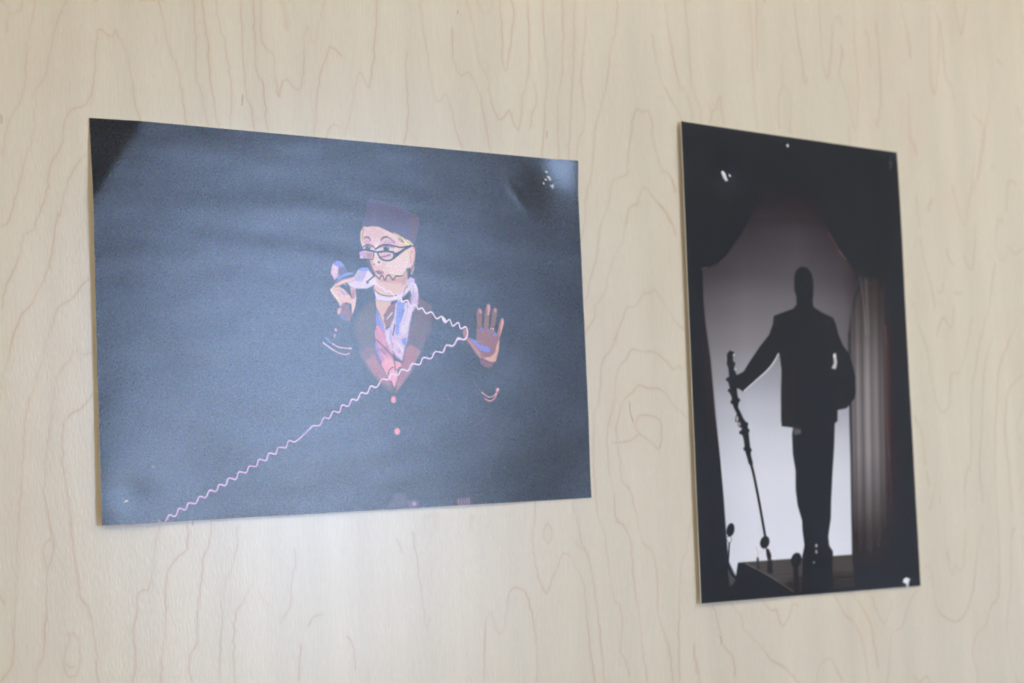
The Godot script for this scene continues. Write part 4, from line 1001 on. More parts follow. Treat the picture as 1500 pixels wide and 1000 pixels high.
	["S", [243, 225, 226], 0.7, 0.6, [242.4, 130.4, 250.0, 131.8, 257.1, 130.9, 264.4, 127.8], 1],
	["S", [166, 134, 164], 0.6, 0.6, [244.1, 132.5, 252.3, 133.1, 259.5, 131.9], 0.8],
	["S", [243, 176, 177], 0.6, 0.6, [244.4, 176.6, 247.2, 179.6, 248.7, 184.7], 1.4],
	["S", [239, 156, 167], 0.6, 0.6, [240.7, 154.1, 244.0, 160.2, 248.3, 169.4], 1.2],
	["S", [243, 174, 172], 0.6, 0.6, [253.6, 182.7, 255.7, 186.8, 255.0, 190.9], 1.2],
	["S", [181, 171, 224], 0.6, 0.6, [242.9, 144.8, 245.5, 151.9, 247.1, 157.1], 0.8],
	["P", [241, 140, 140], 1, 0.3, [256.7, 214.9, 256.5, 215.9, 256.0, 216.8, 255.2, 217.5, 254.4, 217.8, 253.5, 217.8, 252.6, 217.5, 252.0, 216.8, 251.6, 215.9, 251.5, 214.9, 251.7, 213.8, 252.2, 212.9, 252.9, 212.3, 253.7, 211.9, 254.6, 211.9, 255.5, 212.3, 256.1, 213.0, 256.6, 213.9]],
	["P", [234, 136, 136], 1, 0.3, [259.5, 241.1, 259.3, 242.2, 258.7, 243.1, 257.9, 243.7, 257.0, 244.1, 256.0, 244.0, 255.0, 243.7, 254.3, 243.0, 253.8, 242.1, 253.7, 241.0, 253.9, 240.0, 254.5, 239.1, 255.3, 238.5, 256.2, 238.1, 257.2, 238.1, 258.2, 238.5, 258.9, 239.2, 259.4, 240.1]],
	["P", [142, 95, 81], 1, 0.35, [340.1, 154.3, 340.2, 139.9, 342.1, 137.1, 345.5, 137.2, 346.2, 140.3, 345.5, 154.2]],
	["P", [142, 95, 81], 1, 0.35, [346.7, 154.8, 349.5, 137.1, 351.3, 133.5, 354.3, 132.8, 355.5, 135.5, 353.8, 143.4, 352.5, 154.7]],
	["P", [134, 92, 76], 1, 0.35, [354.0, 155.2, 357.2, 138.5, 358.8, 136.0, 361.9, 137.0, 361.6, 142.7, 358.4, 155.1]],
	["P", [166, 114, 96], 1, 0.35, [360.1, 160.5, 363.6, 150.2, 366.1, 145.2, 368.4, 145.4, 368.8, 149.1, 365.7, 157.7, 363.0, 164.2]],
	["P", [216, 137, 125], 0.9, 0.5, [342.9, 137.7, 345.4, 137.7, 345.9, 141.1, 343.2, 141.1]],
	["P", [224, 145, 130], 0.9, 0.5, [352.0, 133.8, 355.1, 133.7, 354.9, 137.5, 353.1, 143.1, 351.6, 142.4]],
	["P", [216, 137, 125], 0.9, 0.5, [359.3, 136.5, 361.6, 137.3, 361.4, 140.4, 359.1, 140.1]],
	["P", [227, 150, 132], 0.9, 0.4, [366.5, 145.6, 368.7, 146.0, 368.5, 149.6, 365.2, 158.3, 363.4, 162.1, 364.2, 157.7]],
	["P", [134, 108, 188], 0.8, 0.3, [342.1, 137.1, 344.0, 136.6, 345.7, 137.5, 343.9, 137.9]],
	["P", [134, 108, 188], 0.8, 0.3, [351.5, 133.3, 353.4, 132.6, 355.1, 133.2, 353.3, 133.9]],
	["P", [134, 108, 188], 0.8, 0.3, [358.6, 136.3, 360.2, 135.5, 361.7, 136.5, 360.1, 136.9]],
	["P", [134, 112, 194], 0.8, 0.3, [365.6, 145.4, 367.2, 144.6, 368.7, 145.4, 367.1, 146.1]],
	["P", [148, 92, 89], 1, 0.4, [339.7, 154.3, 344.8, 154.2, 357.6, 154.6, 361.2, 159.9, 363.7, 162.1, 361.8, 172.8, 358.7, 182.5, 356.1, 184.4, 352.3, 183.0, 342.2, 180.4, 335.1, 171.9, 328.6, 163.5, 325.6, 159.3, 325.6, 154.0, 329.0, 154.5, 331.1, 162.4, 335.4, 165.6, 339.2, 164.4]],
	["P", [171, 108, 98], 0.9, 0.5, [325.9, 154.0, 329.0, 155.0, 330.3, 160.3, 327.4, 163.7, 325.6, 160.3]],
	["P", [210, 137, 132], 0.6, 1, [327.3, 163.5, 331.1, 162.9, 342.5, 175.1, 344.8, 179.9, 341.0, 179.3, 334.4, 171.4]],
	["P", [120, 120, 208], 0.95, 0.9, [331.7, 162.6, 338.0, 164.5, 342.8, 168.7, 349.1, 169.7, 353.9, 171.8, 351.4, 175.2, 343.8, 173.5, 336.5, 167.7]],
	["P", [224, 163, 138], 0.95, 0.7, [363.3, 162.6, 362.1, 172.8, 358.4, 183.0, 352.3, 183.2, 344.8, 179.9, 353.1, 178.8, 357.8, 175.5, 360.5, 167.5]],
	["P", [126, 74, 78], 1, 0.8, [341.2, 180.6, 356.1, 184.4, 354.6, 187.8, 348.2, 188.1, 343.2, 185.5]],
	["P", [122, 122, 211], 0.9, 0.4, [346.1, 154.8, 346.0, 155.1, 345.7, 155.4, 345.3, 155.6, 344.8, 155.7, 344.2, 155.7, 343.7, 155.6, 343.3, 155.4, 343.1, 155.1, 343.0, 154.8, 343.1, 154.5, 343.4, 154.2, 343.8, 154.0, 344.3, 153.8, 344.9, 153.8, 345.4, 153.9, 345.8, 154.2, 346.0, 154.4]],
	["P", [122, 122, 211], 0.9, 0.4, [353.6, 155.7, 353.5, 156.0, 353.1, 156.3, 352.6, 156.5, 352.0, 156.6, 351.4, 156.6, 350.8, 156.5, 350.4, 156.3, 350.1, 156.1, 350.0, 155.8, 350.1, 155.5, 350.4, 155.2, 350.9, 155.0, 351.5, 154.9, 352.1, 154.9, 352.7, 155.0, 353.2, 155.2, 353.5, 155.4]],
	["P", [122, 122, 211], 0.9, 0.4, [360.7, 159.4, 360.6, 159.8, 360.2, 160.2, 359.6, 160.5, 358.9, 160.7, 358.2, 160.7, 357.6, 160.6, 357.0, 160.3, 356.7, 159.9, 356.6, 159.4, 356.7, 159.0, 357.1, 158.6, 357.7, 158.3, 358.4, 158.2, 359.1, 158.2, 359.7, 158.3, 360.3, 158.6, 360.6, 159.0]],
	["P", [243, 231, 211], 1, 0.2, [355.5, 154.1, 355.4, 154.3, 355.3, 154.4, 355.1, 154.6, 354.9, 154.6, 354.7, 154.6, 354.5, 154.6, 354.3, 154.5, 354.2, 154.3, 354.2, 154.1, 354.2, 153.9, 354.3, 153.8, 354.5, 153.6, 354.7, 153.6, 355.0, 153.6, 355.2, 153.6, 355.3, 153.8, 355.4, 153.9]],
	["P", [240, 225, 205], 1, 0.2, [358.0, 154.7, 357.9, 154.9, 357.8, 155.1, 357.5, 155.2, 357.2, 155.2, 356.9, 155.3, 356.6, 155.2, 356.4, 155.1, 356.2, 154.9, 356.2, 154.7, 356.3, 154.5, 356.4, 154.4, 356.7, 154.3, 357.0, 154.2, 357.3, 154.2, 357.6, 154.3, 357.8, 154.4, 357.9, 154.5]],
	["S", [106, 59, 59], 0.6, 0.5, [334.7, 199.0, 337.2, 203.8, 342.6, 209.7], 0.8],
	["S", [227, 145, 132], 0.95, 0.3, [342.6, 209.7, 349.4, 213.6, 354.6, 212.7, 357.5, 210.1], 1],
	["S", [103, 57, 57], 0.6, 0.5, [335.2, 206.4, 339.4, 211.2, 345.5, 215.0], 0.8],
	["S", [234, 148, 136], 0.95, 0.3, [345.5, 215.0, 350.5, 217.0, 355.1, 215.1, 358.3, 210.1], 1.1],
	["P", [243, 149, 149], 1, 0.3, [360.6, 208.2, 360.2, 208.7, 359.7, 209.2, 359.0, 209.5, 358.4, 209.5, 357.8, 209.3, 357.4, 208.9, 357.1, 208.4, 357.1, 207.8, 357.3, 207.1, 357.7, 206.5, 358.3, 206.1, 358.9, 205.8, 359.5, 205.8, 360.1, 206.0, 360.6, 206.3, 360.8, 206.9, 360.8, 207.5]],
	["P", [243, 219, 188], 0.9, 0.2, [360.2, 206.7, 360.1, 206.9, 360.0, 207.1, 359.8, 207.2, 359.6, 207.3, 359.4, 207.3, 359.2, 207.2, 359.0, 207.1, 358.9, 206.9, 358.9, 206.7, 358.9, 206.5, 359.1, 206.3, 359.2, 206.1, 359.4, 206.0, 359.7, 206.0, 359.9, 206.1, 360.0, 206.3, 360.1, 206.5]],
	["S", [100, 55, 55], 0.5, 0.8, [306.3, 211.2, 310.5, 218.3], 1.2],
	["S", [91, 49, 49], 0.4, 1, [351.1, 222.0, 345.2, 231.0, 333.2, 238.6], 1.2],
	["P", [109, 81, 96], 0.5, 3, [252.2, 292.0, 263.4, 292.5, 262.8, 304.6, 243.2, 304.7]],
	["P", [121, 70, 99], 0.7, 1, [263.1, 298.5, 272.3, 298.6, 276.5, 299.7, 272.7, 304.4, 264.9, 304.7]],
	["P", [192, 150, 157], 0.7, 0.6, [272.4, 301.4, 272.2, 302.0, 271.9, 302.5, 271.3, 302.9, 270.6, 303.1, 270.0, 303.1, 269.3, 302.8, 268.8, 302.4, 268.5, 301.8, 268.4, 301.2, 268.6, 300.6, 268.9, 300.0, 269.5, 299.7, 270.1, 299.5, 270.8, 299.5, 271.5, 299.7, 272.0, 300.2, 272.3, 300.7]],
	["P", [123, 85, 109], 0.85, 0.5, [311.6, 299.4, 326.0, 298.5, 326.4, 305.4, 313.1, 305.4]],
	["S", [173, 140, 146], 0.6, 0.4, [314.1, 299.9, 314.5, 304.5], 0.7],
	["S", [173, 140, 146], 0.6, 0.4, [317.1, 300.0, 317.4, 304.6], 0.7],
	["S", [173, 140, 146], 0.6, 0.4, [320.0, 300.1, 320.4, 304.8], 0.7],
	["S", [173, 140, 146], 0.6, 0.4, [322.6, 300.2, 322.9, 304.9], 0.7],
	["S", [173, 140, 146], 0.6, 0.4, [325.2, 300.3, 325.5, 305.0], 0.7],
	["S", [243, 215, 222], 1, 0.25, [238.8, 118.2, 242.9, 119.6, 244.5, 121.6, 246.9, 121.6, 249.8, 123.6, 250.9, 125.1, 253.9, 124.0, 257.3, 127.0, 259.6, 129.8, 262.6, 128.4, 265.5, 130.4, 266.0, 133.0, 271.4, 131.8, 273.8, 136.4, 279.1, 135.3, 281.3, 138.9, 285.6, 138.1, 289.1, 142.4, 294.6, 141.2, 299.3, 146.6, 304.9, 144.7, 309.4, 149.4, 305.1, 146.1, 307.7, 149.8, 312.5, 147.3, 315.3, 152.6, 321.1, 149.8, 323.3, 154.8, 328.4, 153.2, 330.3, 157.1, 329.5, 161.4, 326.0, 164.2, 320.4, 162.9, 316.5, 167.8, 313.9, 170.0, 308.3, 169.3, 305.0, 174.2], 1.35],
	["S", [217, 158, 198], 1, 0.25, [327.7, 164.2, 320.0, 164.2, 315.2, 169.4, 308.4, 169.2, 304.4, 175.1, 296.9, 174.8, 292.1, 180.5, 284.7, 179.9, 280.7, 185.6, 273.4, 185.1, 269.4, 190.7, 262.9, 189.8, 259.1, 194.5, 253.3, 193.6, 249.5, 198.2, 243.7, 197.9, 238.4, 204.4, 232.8, 203.5, 229.0, 209.3, 223.3, 209.0, 219.6, 214.8, 214.7, 214.1, 211.0, 219.6, 205.4, 218.9, 202.4, 224.4, 196.9, 223.7, 193.3, 229.2, 188.5, 228.8, 184.1, 234.7, 178.7, 235.0, 174.5, 237.9, 162.6, 246.9, 156.2, 246.5, 153.2, 251.7, 147.0, 251.3, 144.0, 256.5, 138.6, 255.7, 135.6, 261.2, 129.5, 260.4, 127.3, 265.5, 121.2, 265.4, 118.3, 270.2, 112.3, 269.5, 109.4, 274.8, 103.4, 274.0, 100.6, 279.3, 95.3, 278.6, 92.5, 283.6, 87.3, 282.6, 83.8, 287.7, 78.7, 287.0, 75.2, 292.0, 69.4, 291.5, 66.7, 296.4, 61.6, 295.3, 58.2, 300.8, 53.2, 299.7, 49.8, 304.8, 44.8, 304.3], 1.3],
	["S", [243, 206, 219], 0.85, 0.25, [327.7, 164.2, 320.0, 164.2, 315.2, 169.4, 308.4, 169.2, 304.4, 175.1, 296.9, 174.8, 292.1, 180.5, 284.7, 179.9, 280.7, 185.6, 273.4, 185.1, 269.4, 190.7, 262.9, 189.8, 259.1, 194.5, 253.3, 193.6, 249.5, 198.2, 243.7, 197.9, 238.4, 204.4, 232.8, 203.5, 229.0, 209.3, 223.3, 209.0, 219.6, 214.8], 1.25],
]
const SILHOUETTE := [
	["G", [0, 0, 0], 1, 1.2, [19.6, 141.7, 19.1, 170.8, 20.1, 193.0, 24.8, 230.2, 28.4, 286.1, 31.6, 325.8, 34.4, 362.0, 35.6, 390.9, 36.0, 405.3, 37.1, 419.7, 46.0, 434.5, 49.7, 422.1, 206.5, 421.5, 207.2, 385.3, 210.1, 327.6, 211.6, 288.9, 216.5, 198.1, 227.1, 161.0, 236.8, 136.5, 232.3, 131.6, 217.6, 117.7, 203.1, 102.0, 191.9, 79.0, 177.9, 59.9, 166.6, 38.9, 157.6, 23.3, 142.7, 21.1, 122.6, 26.7, 106.8, 44.4, 102.3, 57.3, 95.1, 75.7, 84.6, 90.7, 71.9, 105.7, 51.9, 126.3, 37.4, 136.7, 25.7, 140.8], [20.2, 73.7, 148.3, 212.0, 232.1], [13.0, 41.2, 69.3, 104.2, 138.9, 173.4, 207.7, 241.8, 275.7, 309.4, 342.8, 429.1], [[18, 20, 25], [18, 20, 25], [18, 20, 25], [18, 20, 25], [18, 20, 25], [18, 20, 25], [18, 20, 25], [18, 20, 25], [18, 20, 25], [18, 20, 25], [18, 20, 25], [23, 20, 25], [36, 22, 25], [23, 20, 25], [18, 20, 25], [28, 20, 25], [52, 42, 44], [66, 57, 59], [49, 38, 41], [28, 20, 25], [55, 45, 47], [76, 68, 70], [86, 79, 80], [69, 60, 62], [46, 35, 37], [91, 84, 85], [113, 106, 106], [117, 110, 111], [94, 86, 87], [66, 57, 59], [120, 113, 113], [136, 129, 129], [136, 129, 129], [106, 98, 99], [79, 71, 73], [149, 142, 142], [162, 160, 165], [159, 158, 163], [129, 122, 122], [99, 91, 92], [177, 176, 180], [199, 198, 201], [197, 196, 199], [173, 171, 175], [145, 138, 138], [199, 198, 201], [219, 218, 220], [219, 218, 220], [206, 204, 207], [182, 180, 184], [217, 215, 218], [231, 229, 231], [231, 229, 231], [225, 223, 225], [208, 207, 209], [219, 218, 220], [236, 234, 236], [236, 234, 236], [231, 229, 231], [219, 218, 220]], 0],
	["P", [18, 20, 25], 0.9, 14, [80.2, 7.7, 195.2, -4.5, 179.7, 34.0, 156.2, 43.5, 141.9, 33.9, 121.3, 46.7, 99.5, 45.0]],
	["G", [0, 0, 0], 1, 1, [219.6, 183.9, 229.3, 162.3, 243.5, 136.0, 274.6, 134.2, 280.4, 246.0, 274.6, 345.2, 265.3, 435.8, 205.1, 432.9, 213.8, 302.8], [220.5, 223.3, 225.8, 228.8, 232.8, 237.3, 239.8, 244.4, 248.7, 253.0, 257.1, 261.2, 265.8, 270.2, 274.6, 278.7, 281.9, 287.1], [136.3, 161.4, 190.0, 218.4, 246.7, 274.8, 316.8, 344.5, 372.2, 403.2, 434.0], [[28, 20, 25], [32, 20, 25], [42, 29, 25], [37, 23, 25], [49, 38, 32], [42, 29, 25], [35, 20, 25], [49, 38, 32], [52, 41, 35], [39, 26, 25], [44, 32, 25], [47, 35, 28], [33, 20, 25], [38, 25, 25], [21, 20, 25], [38, 20, 25], [18, 20, 25], [18, 20, 25], [39, 25, 25], [45, 33, 26], [59, 49, 44], [52, 41, 35], [71, 61, 57], [59, 49, 44], [49, 38, 31], [71, 61, 57], [75, 66, 61], [55, 45, 39], [63, 53, 48], [67, 57, 52], [46, 35, 28], [54, 43, 37], [28, 20, 25], [46, 23, 25], [21, 20, 25], [18, 20, 25], [51, 40, 34], [60, 50, 45], [80, 70, 66], [69, 60, 55], [98, 88, 84], [80, 70, 66], [65, 56, 51], [98, 88, 84], [104, 94, 90], [75, 65, 61], [85, 76, 72], [91, 82, 78], [62, 52, 47], [72, 62, 58], [36, 22, 25], [57, 37, 30], [26, 20, 25], [18, 20, 25], [62, 52, 47], [73, 64, 59], [99, 90, 86], [86, 76, 72], [123, 112, 109], [99, 90, 86], [80, 71, 67], [123, 112, 109], [131, 120, 116], [93, 83, 79], [106, 96, 93], [114, 104, 101], [76, 66, 62], [89, 80, 76], [43, 31, 25], [66, 48, 43], [31, 20, 25], [20, 20, 25], [69, 59, 55], [82, 72, 68], [112, 102, 99], [96, 87, 83], [139, 128, 125], [112, 102, 99], [90, 81, 77], [139, 128, 125], [149, 138, 134], [104, 95, 91], [120, 110, 106], [130, 119, 115], [85, 76, 72], [100, 91, 87], [48, 37, 30], [73, 55, 50], [34, 20, 25], [22, 20, 25], [71, 62, 57], [85, 75, 71], [116, 106, 103], [100, 90, 86], [145, 134, 130], [116, 106, 103], [93, 84, 80], [145, 134, 130], [155, 143, 139], [108, 98, 95], [125, 114, 111], [135, 124, 120], [88, 79, 75], [104, 94, 91], [49, 38, 32], [75, 57, 52], [35, 20, 25], [22, 20, 25], [71, 62, 57], [85, 75, 71], [116, 106, 103], [100, 90, 86], [145, 134, 130], [116, 106, 103], [93, 84, 80], [145, 134, 130], [155, 143, 139], [108, 98, 95], [125, 114, 111], [135, 124, 120], [88, 79, 75], [104, 94, 91], [49, 38, 32], [75, 57, 52], [35, 20, 25], [22, 20, 25], [64, 55, 50], [76, 67, 62], [104, 94, 90], [89, 80, 76], [128, 118, 114], [104, 94, 90], [84, 74, 70], [128, 118, 114], [137, 126, 122], [97, 87, 83], [111, 101, 97], [119, 109, 106], [79, 70, 65], [93, 83, 80], [45, 33, 26], [68, 50, 45], [32, 20, 25], [20, 20, 25], [52, 41, 35], [61, 51, 46], [82, 72, 68], [71, 61, 57], [100, 90, 86], [82, 72, 68], [67, 57, 52], [100, 90, 86], [106, 96, 93], [76, 67, 63], [87, 78, 74], [93, 84, 80], [63, 53, 48], [74, 64, 60], [37, 23, 25], [58, 38, 31], [27, 20, 25], [18, 20, 25], [32, 20, 25], [36, 23, 25], [47, 36, 29], [42, 29, 25], [57, 46, 41], [47, 36, 29], [40, 27, 25], [57, 46, 41], [60, 49, 44], [45, 33, 25], [50, 39, 33], [53, 43, 37], [38, 24, 25], [43, 31, 25], [23, 20, 25], [41, 20, 25], [18, 20, 25], [18, 20, 25], [18, 20, 25], [20, 20, 25], [25, 20, 25], [23, 20, 25], [29, 20, 25], [25, 20, 25], [22, 20, 25], [29, 20, 25], [31, 20, 25], [24, 20, 25], [27, 20, 25], [28, 20, 25], [21, 20, 25], [23, 20, 25], [18, 20, 25], [31, 20, 25], [18, 20, 25], [18, 20, 25]], 0.0569],
	["S", [157, 150, 147], 0.5, 0.6, [238.8, 138.2, 241.3, 165.8, 242.9, 197.2], 1.2],
	["S", [123, 112, 110], 0.5, 0.7, [247.1, 141.5, 246.6, 165.6, 247.7, 197.0], 2.2],
	["P", [18, 20, 25], 1, 2, [287.5, 130.6, 315.3, 129.0, 304.0, 458.6, 257.4, 457.5, 274.6, 345.2, 278.3, 246.0]],
	["P", [47, 23, 25], 0.6, 2.5, [275.1, 181.7, 283.5, 181.4, 278.7, 345.3, 271.2, 387.2, 263.0, 387.0]],
	["S", [132, 75, 75], 0.85, 0.4, [271.8, 186.8, 270.0, 233.3, 266.8, 285.0, 267.1, 324.3], 0.9],
	["S", [90, 49, 49], 0.5, 0.5, [267.1, 324.3, 267.0, 353.8], 0.7],
	["S", [97, 88, 86], 0.4, 0.4, [273.0, 136.3, 272.1, 158.8], 0.5],
	["S", [97, 53, 53], 0.75, 0.4, [102.3, 57.3, 95.1, 75.7, 84.6, 90.7, 76.9, 100.1], 0.9],
	["S", [75, 53, 49], 0.6, 0.4, [76.9, 100.1, 71.9, 105.7, 51.9, 126.3, 39.7, 135.7], 0.7],
	["S", [114, 63, 63], 0.8, 0.3, [37.4, 136.2, 32.7, 137.8], 0.7],
	["S", [121, 68, 68], 0.85, 0.3, [25.8, 139.6, 18.8, 141.8], 0.9],
	["S", [75, 40, 40], 0.6, 0.5, [166.6, 38.9, 177.9, 59.9, 191.9, 79.0, 195.2, 86.1], 0.8],
	["S", [104, 58, 58], 0.8, 0.4, [193.4, 93.5, 203.0, 103.9, 208.9, 111.8], 0.8],
	["S", [144, 81, 81], 0.9, 0.4, [208.9, 111.8, 213.8, 116.1, 218.7, 120.4], 1.1],
	["S", [90, 49, 49], 0.7, 0.4, [218.7, 120.4, 232.4, 130.6], 0.8],
	["P", [18, 20, 25], 0.9, 1.5, [102.3, 57.3, 95.1, 75.7, 84.6, 90.7, 71.9, 105.7, 51.9, 126.3, 37.4, 136.2, 17.8, 140.4, 0.5, 146.6, 1.7, 2.1, 109.5, 1.0]],
	["P", [18, 20, 25], 0.85, 1.5, [166.6, 38.9, 177.6, 63.6, 191.7, 81.7, 203.1, 102.0, 215.1, 116.4, 232.4, 131.2, 250.0, 138.5, 268.8, 138.4, 307.7, 136.7, 304.7, 1.3, 174.1, 3.3]],
	["P", [18, 20, 25], 1, 0.6, [0.5, 141.9, 18.9, 141.7, 19.1, 170.8, 20.1, 193.0, 24.8, 230.2, 28.4, 286.1, 32.4, 325.8, 34.4, 362.0, 35.2, 398.1, 36.3, 434.0, 37.4, 455.5, 1.3, 455.2, 0.4, 343.4]],
	["P", [47, 29, 32], 0.6, 3, [18.0, 170.9, 20.1, 193.0, 24.8, 230.2, 28.4, 286.1, 30.8, 318.6, 19.3, 307.6, 16.2, 222.0]],
	["P", [70, 62, 55], 1, 0.5, [56.7, 422.0, 138.5, 421.4, 205.9, 421.1, 207.0, 452.0, 120.6, 454.0]],
	["P", [37, 29, 25], 0.8, 4, [120.6, 454.0, 105.7, 444.8, 137.4, 437.2, 206.0, 438.7, 207.0, 452.0]],
	["S", [97, 90, 81], 0.35, 0.6, [69.1, 422.6, 112.3, 423.4, 135.7, 423.9], 0.8],
	["S", [95, 88, 79], 0.3, 0.6, [181.0, 425.4, 205.6, 425.7], 0.8],
	["S", [97, 90, 81], 0.35, 0.6, [75.3, 425.8, 112.1, 426.4, 135.5, 426.9], 0.8],
	["S", [95, 88, 79], 0.3, 0.6, [180.8, 428.4, 205.4, 428.7], 0.8],
	["S", [97, 90, 81], 0.35, 0.6, [82.4, 429.4, 111.9, 429.7, 135.3, 430.2], 0.8],
	["S", [95, 88, 79], 0.3, 0.6, [180.5, 431.8, 205.1, 432.1], 0.8],
	["S", [97, 90, 81], 0.35, 0.6, [89.8, 433.2, 111.6, 433.1, 135.0, 433.7], 0.8],
	["S", [95, 88, 79], 0.3, 0.6, [180.3, 435.3, 204.9, 435.7], 0.8],
	["S", [97, 90, 81], 0.35, 0.6, [99.7, 438.2, 111.3, 437.7, 134.7, 438.3], 0.8],
	["S", [95, 88, 79], 0.3, 0.6, [179.9, 440.0, 204.5, 440.5], 0.8],
	["S", [97, 90, 81], 0.35, 0.6, [109.6, 443.3, 111.0, 442.3, 134.4, 443.0], 0.8],
	["S", [95, 88, 79], 0.3, 0.6, [179.6, 444.7, 204.2, 445.2], 0.8],
	["P", [18, 20, 25], 1, 0.4, [49.7, 422.1, 58.7, 422.1, 86.0, 434.6, 123.1, 454.9, 34.9, 456.2, 40.7, 441.4, 47.3, 434.5]],
	["S", [132, 121, 110], 0.8, 0.3, [59.6, 422.9, 73.7, 429.0], 1.1],
	["S", [121, 109, 100], 0.75, 0.35, [73.7, 429.0, 86.0, 434.6, 100.8, 441.8], 1],
	["S", [90, 80, 74], 0.75, 0.4, [100.8, 441.8, 110.7, 446.9, 122.0, 453.4], 1],
	["P", [157, 153, 147], 0.35, 2.5, [35.3, 426.6, 38.7, 427.7, 41.9, 433.0, 46.7, 435.8, 42.8, 442.3, 37.1, 443.0, 36.2, 434.8]],
	["P", [18, 20, 25], 0.9, 0.8, [33.8, 381.3, 35.7, 396.8, 37.2, 418.4, 35.3, 426.6, 35.5, 434.7, 37.2, 442.0, 28.8, 442.6]],
	["P", [18, 20, 25], 1, 0.3, [46.7, 391.5, 45.6, 393.6, 44.1, 395.3, 42.3, 396.4, 40.4, 396.8, 38.7, 396.5, 37.3, 395.4, 36.4, 393.8, 36.2, 391.8, 36.7, 389.6, 37.7, 387.5, 39.2, 385.9, 41.0, 384.7, 42.9, 384.3, 44.7, 384.6, 46.1, 385.7, 46.9, 387.3, 47.1, 389.4]],
	["S", [47, 43, 43], 0.9, 0.25, [36.4, 397.4, 40.6, 396.5, 42.5, 400.0, 39.5, 403.1, 36.2, 399.4], 0.7],
	["S", [18, 20, 25], 1, 0.35, [39.2, 403.1, 38.4, 410.3, 37.2, 418.4], 1.9],
	["S", [18, 20, 25], 1, 0.3, [37.2, 418.4, 37.1, 424.6, 39.3, 430.8, 43.2, 434.6, 48.0, 436.9], 1.6],
	["S", [18, 20, 25], 1, 0.3, [69.2, 319.8, 74.5, 335.4, 80.4, 362.2, 87.0, 398.1], 3.4],
	["P", [18, 20, 25], 1, 0.4, [62.8, 289.4, 69.8, 289.4, 71.2, 300.4, 72.6, 317.0, 71.6, 321.1, 67.4, 321.0, 65.2, 315.1, 64.0, 302.3]],
	["P", [18, 20, 25], 1, 0.35, [92.0, 405.3, 90.7, 407.3, 88.9, 408.8, 86.8, 409.8, 84.6, 410.0, 82.6, 409.5, 81.0, 408.4, 80.1, 406.7, 79.8, 404.7, 80.4, 402.6, 81.6, 400.7, 83.4, 399.1, 85.5, 398.2, 87.7, 397.9, 89.7, 398.4, 91.3, 399.5, 92.3, 401.2, 92.5, 403.2]],
	["P", [18, 20, 25], 1, 0.35, [87.1, 409.1, 91.3, 411.1, 94.0, 416.7, 93.2, 421.3, 88.9, 421.1, 87.6, 416.5]],
	["S", [157, 155, 152], 0.7, 0.3, [74.0, 407.6, 76.6, 412.9, 75.2, 418.0], 0.6],
	["S", [213, 212, 207], 0.7, 0.3, [78.6, 414.0, 83.1, 412.1, 87.6, 410.4], 0.8],
	["P", [44, 40, 39], 0.9, 0.6, [74.4, 418.0, 77.2, 418.1, 77.7, 429.6, 73.7, 429.4]],
	["P", [21, 20, 25], 0.9, 0.7, [88.6, 421.2, 94.9, 421.0, 95.0, 434.6, 87.6, 433.2]],
	["P", [18, 20, 25], 1, 0.3, [46.9, 229.0, 47.0, 222.8, 50.9, 219.3, 56.8, 220.6, 54.9, 223.8, 54.6, 228.8, 56.6, 231.9, 55.8, 236.3, 58.1, 241.3, 59.5, 245.1, 58.1, 253.9, 58.5, 261.4, 60.2, 267.6, 58.6, 273.9, 61.7, 278.8, 65.3, 285.1, 69.1, 288.8, 70.0, 296.3, 70.4, 303.8, 72.4, 313.8, 72.8, 320.1, 75.2, 328.9, 69.7, 328.8, 66.9, 320.0, 65.1, 315.0, 66.1, 310.1, 62.9, 301.3, 60.0, 298.8, 62.5, 293.8, 58.3, 292.6, 56.8, 290.1, 58.9, 288.9, 53.9, 287.6, 54.6, 283.9, 56.6, 280.1, 53.5, 275.2, 50.9, 269.6, 50.8, 264.0, 48.5, 260.3, 48.8, 255.3, 45.9, 246.6, 48.6, 244.0, 48.2, 236.5, 46.0, 231.6]],
	["P", [186, 179, 180], 1, 0.3, [58.3, 285.1, 58.1, 286.1, 57.8, 287.0, 57.4, 287.7, 56.9, 288.1, 56.3, 288.1, 55.8, 287.7, 55.5, 287.0, 55.3, 286.2, 55.2, 285.1, 55.4, 284.1, 55.7, 283.2, 56.2, 282.5, 56.7, 282.2, 57.2, 282.2, 57.7, 282.5, 58.1, 283.2, 58.3, 284.1]],
	["P", [186, 179, 180], 1, 0.3, [60.7, 290.1, 60.6, 290.9, 60.3, 291.5, 59.9, 292.0, 59.4, 292.3, 59.0, 292.3, 58.5, 292.0, 58.2, 291.5, 58.0, 290.9, 58.0, 290.1, 58.1, 289.3, 58.4, 288.7, 58.8, 288.2, 59.2, 287.9, 59.7, 287.9, 60.1, 288.2, 60.5, 288.7, 60.7, 289.3]],
	["P", [224, 216, 214], 0.9, 0.3, [57.4, 223.2, 57.3, 223.6, 57.1, 223.9, 56.7, 224.1, 56.3, 224.3, 55.8, 224.3, 55.4, 224.2, 55.0, 224.0, 54.8, 223.7, 54.7, 223.3, 54.8, 223.0, 55.1, 222.7, 55.5, 222.4, 55.9, 222.3, 56.4, 222.3, 56.8, 222.4, 57.2, 222.6, 57.4, 222.9]],
	["P", [213, 206, 205], 0.9, 0.3, [58.8, 237.3, 58.7, 237.6, 58.4, 237.9, 57.9, 238.2, 57.3, 238.3, 56.8, 238.3, 56.2, 238.2, 55.8, 238.0, 55.5, 237.7, 55.4, 237.4, 55.5, 237.0, 55.8, 236.7, 56.3, 236.5, 56.9, 236.3, 57.5, 236.3, 58.0, 236.4, 58.4, 236.6, 58.7, 236.9]],
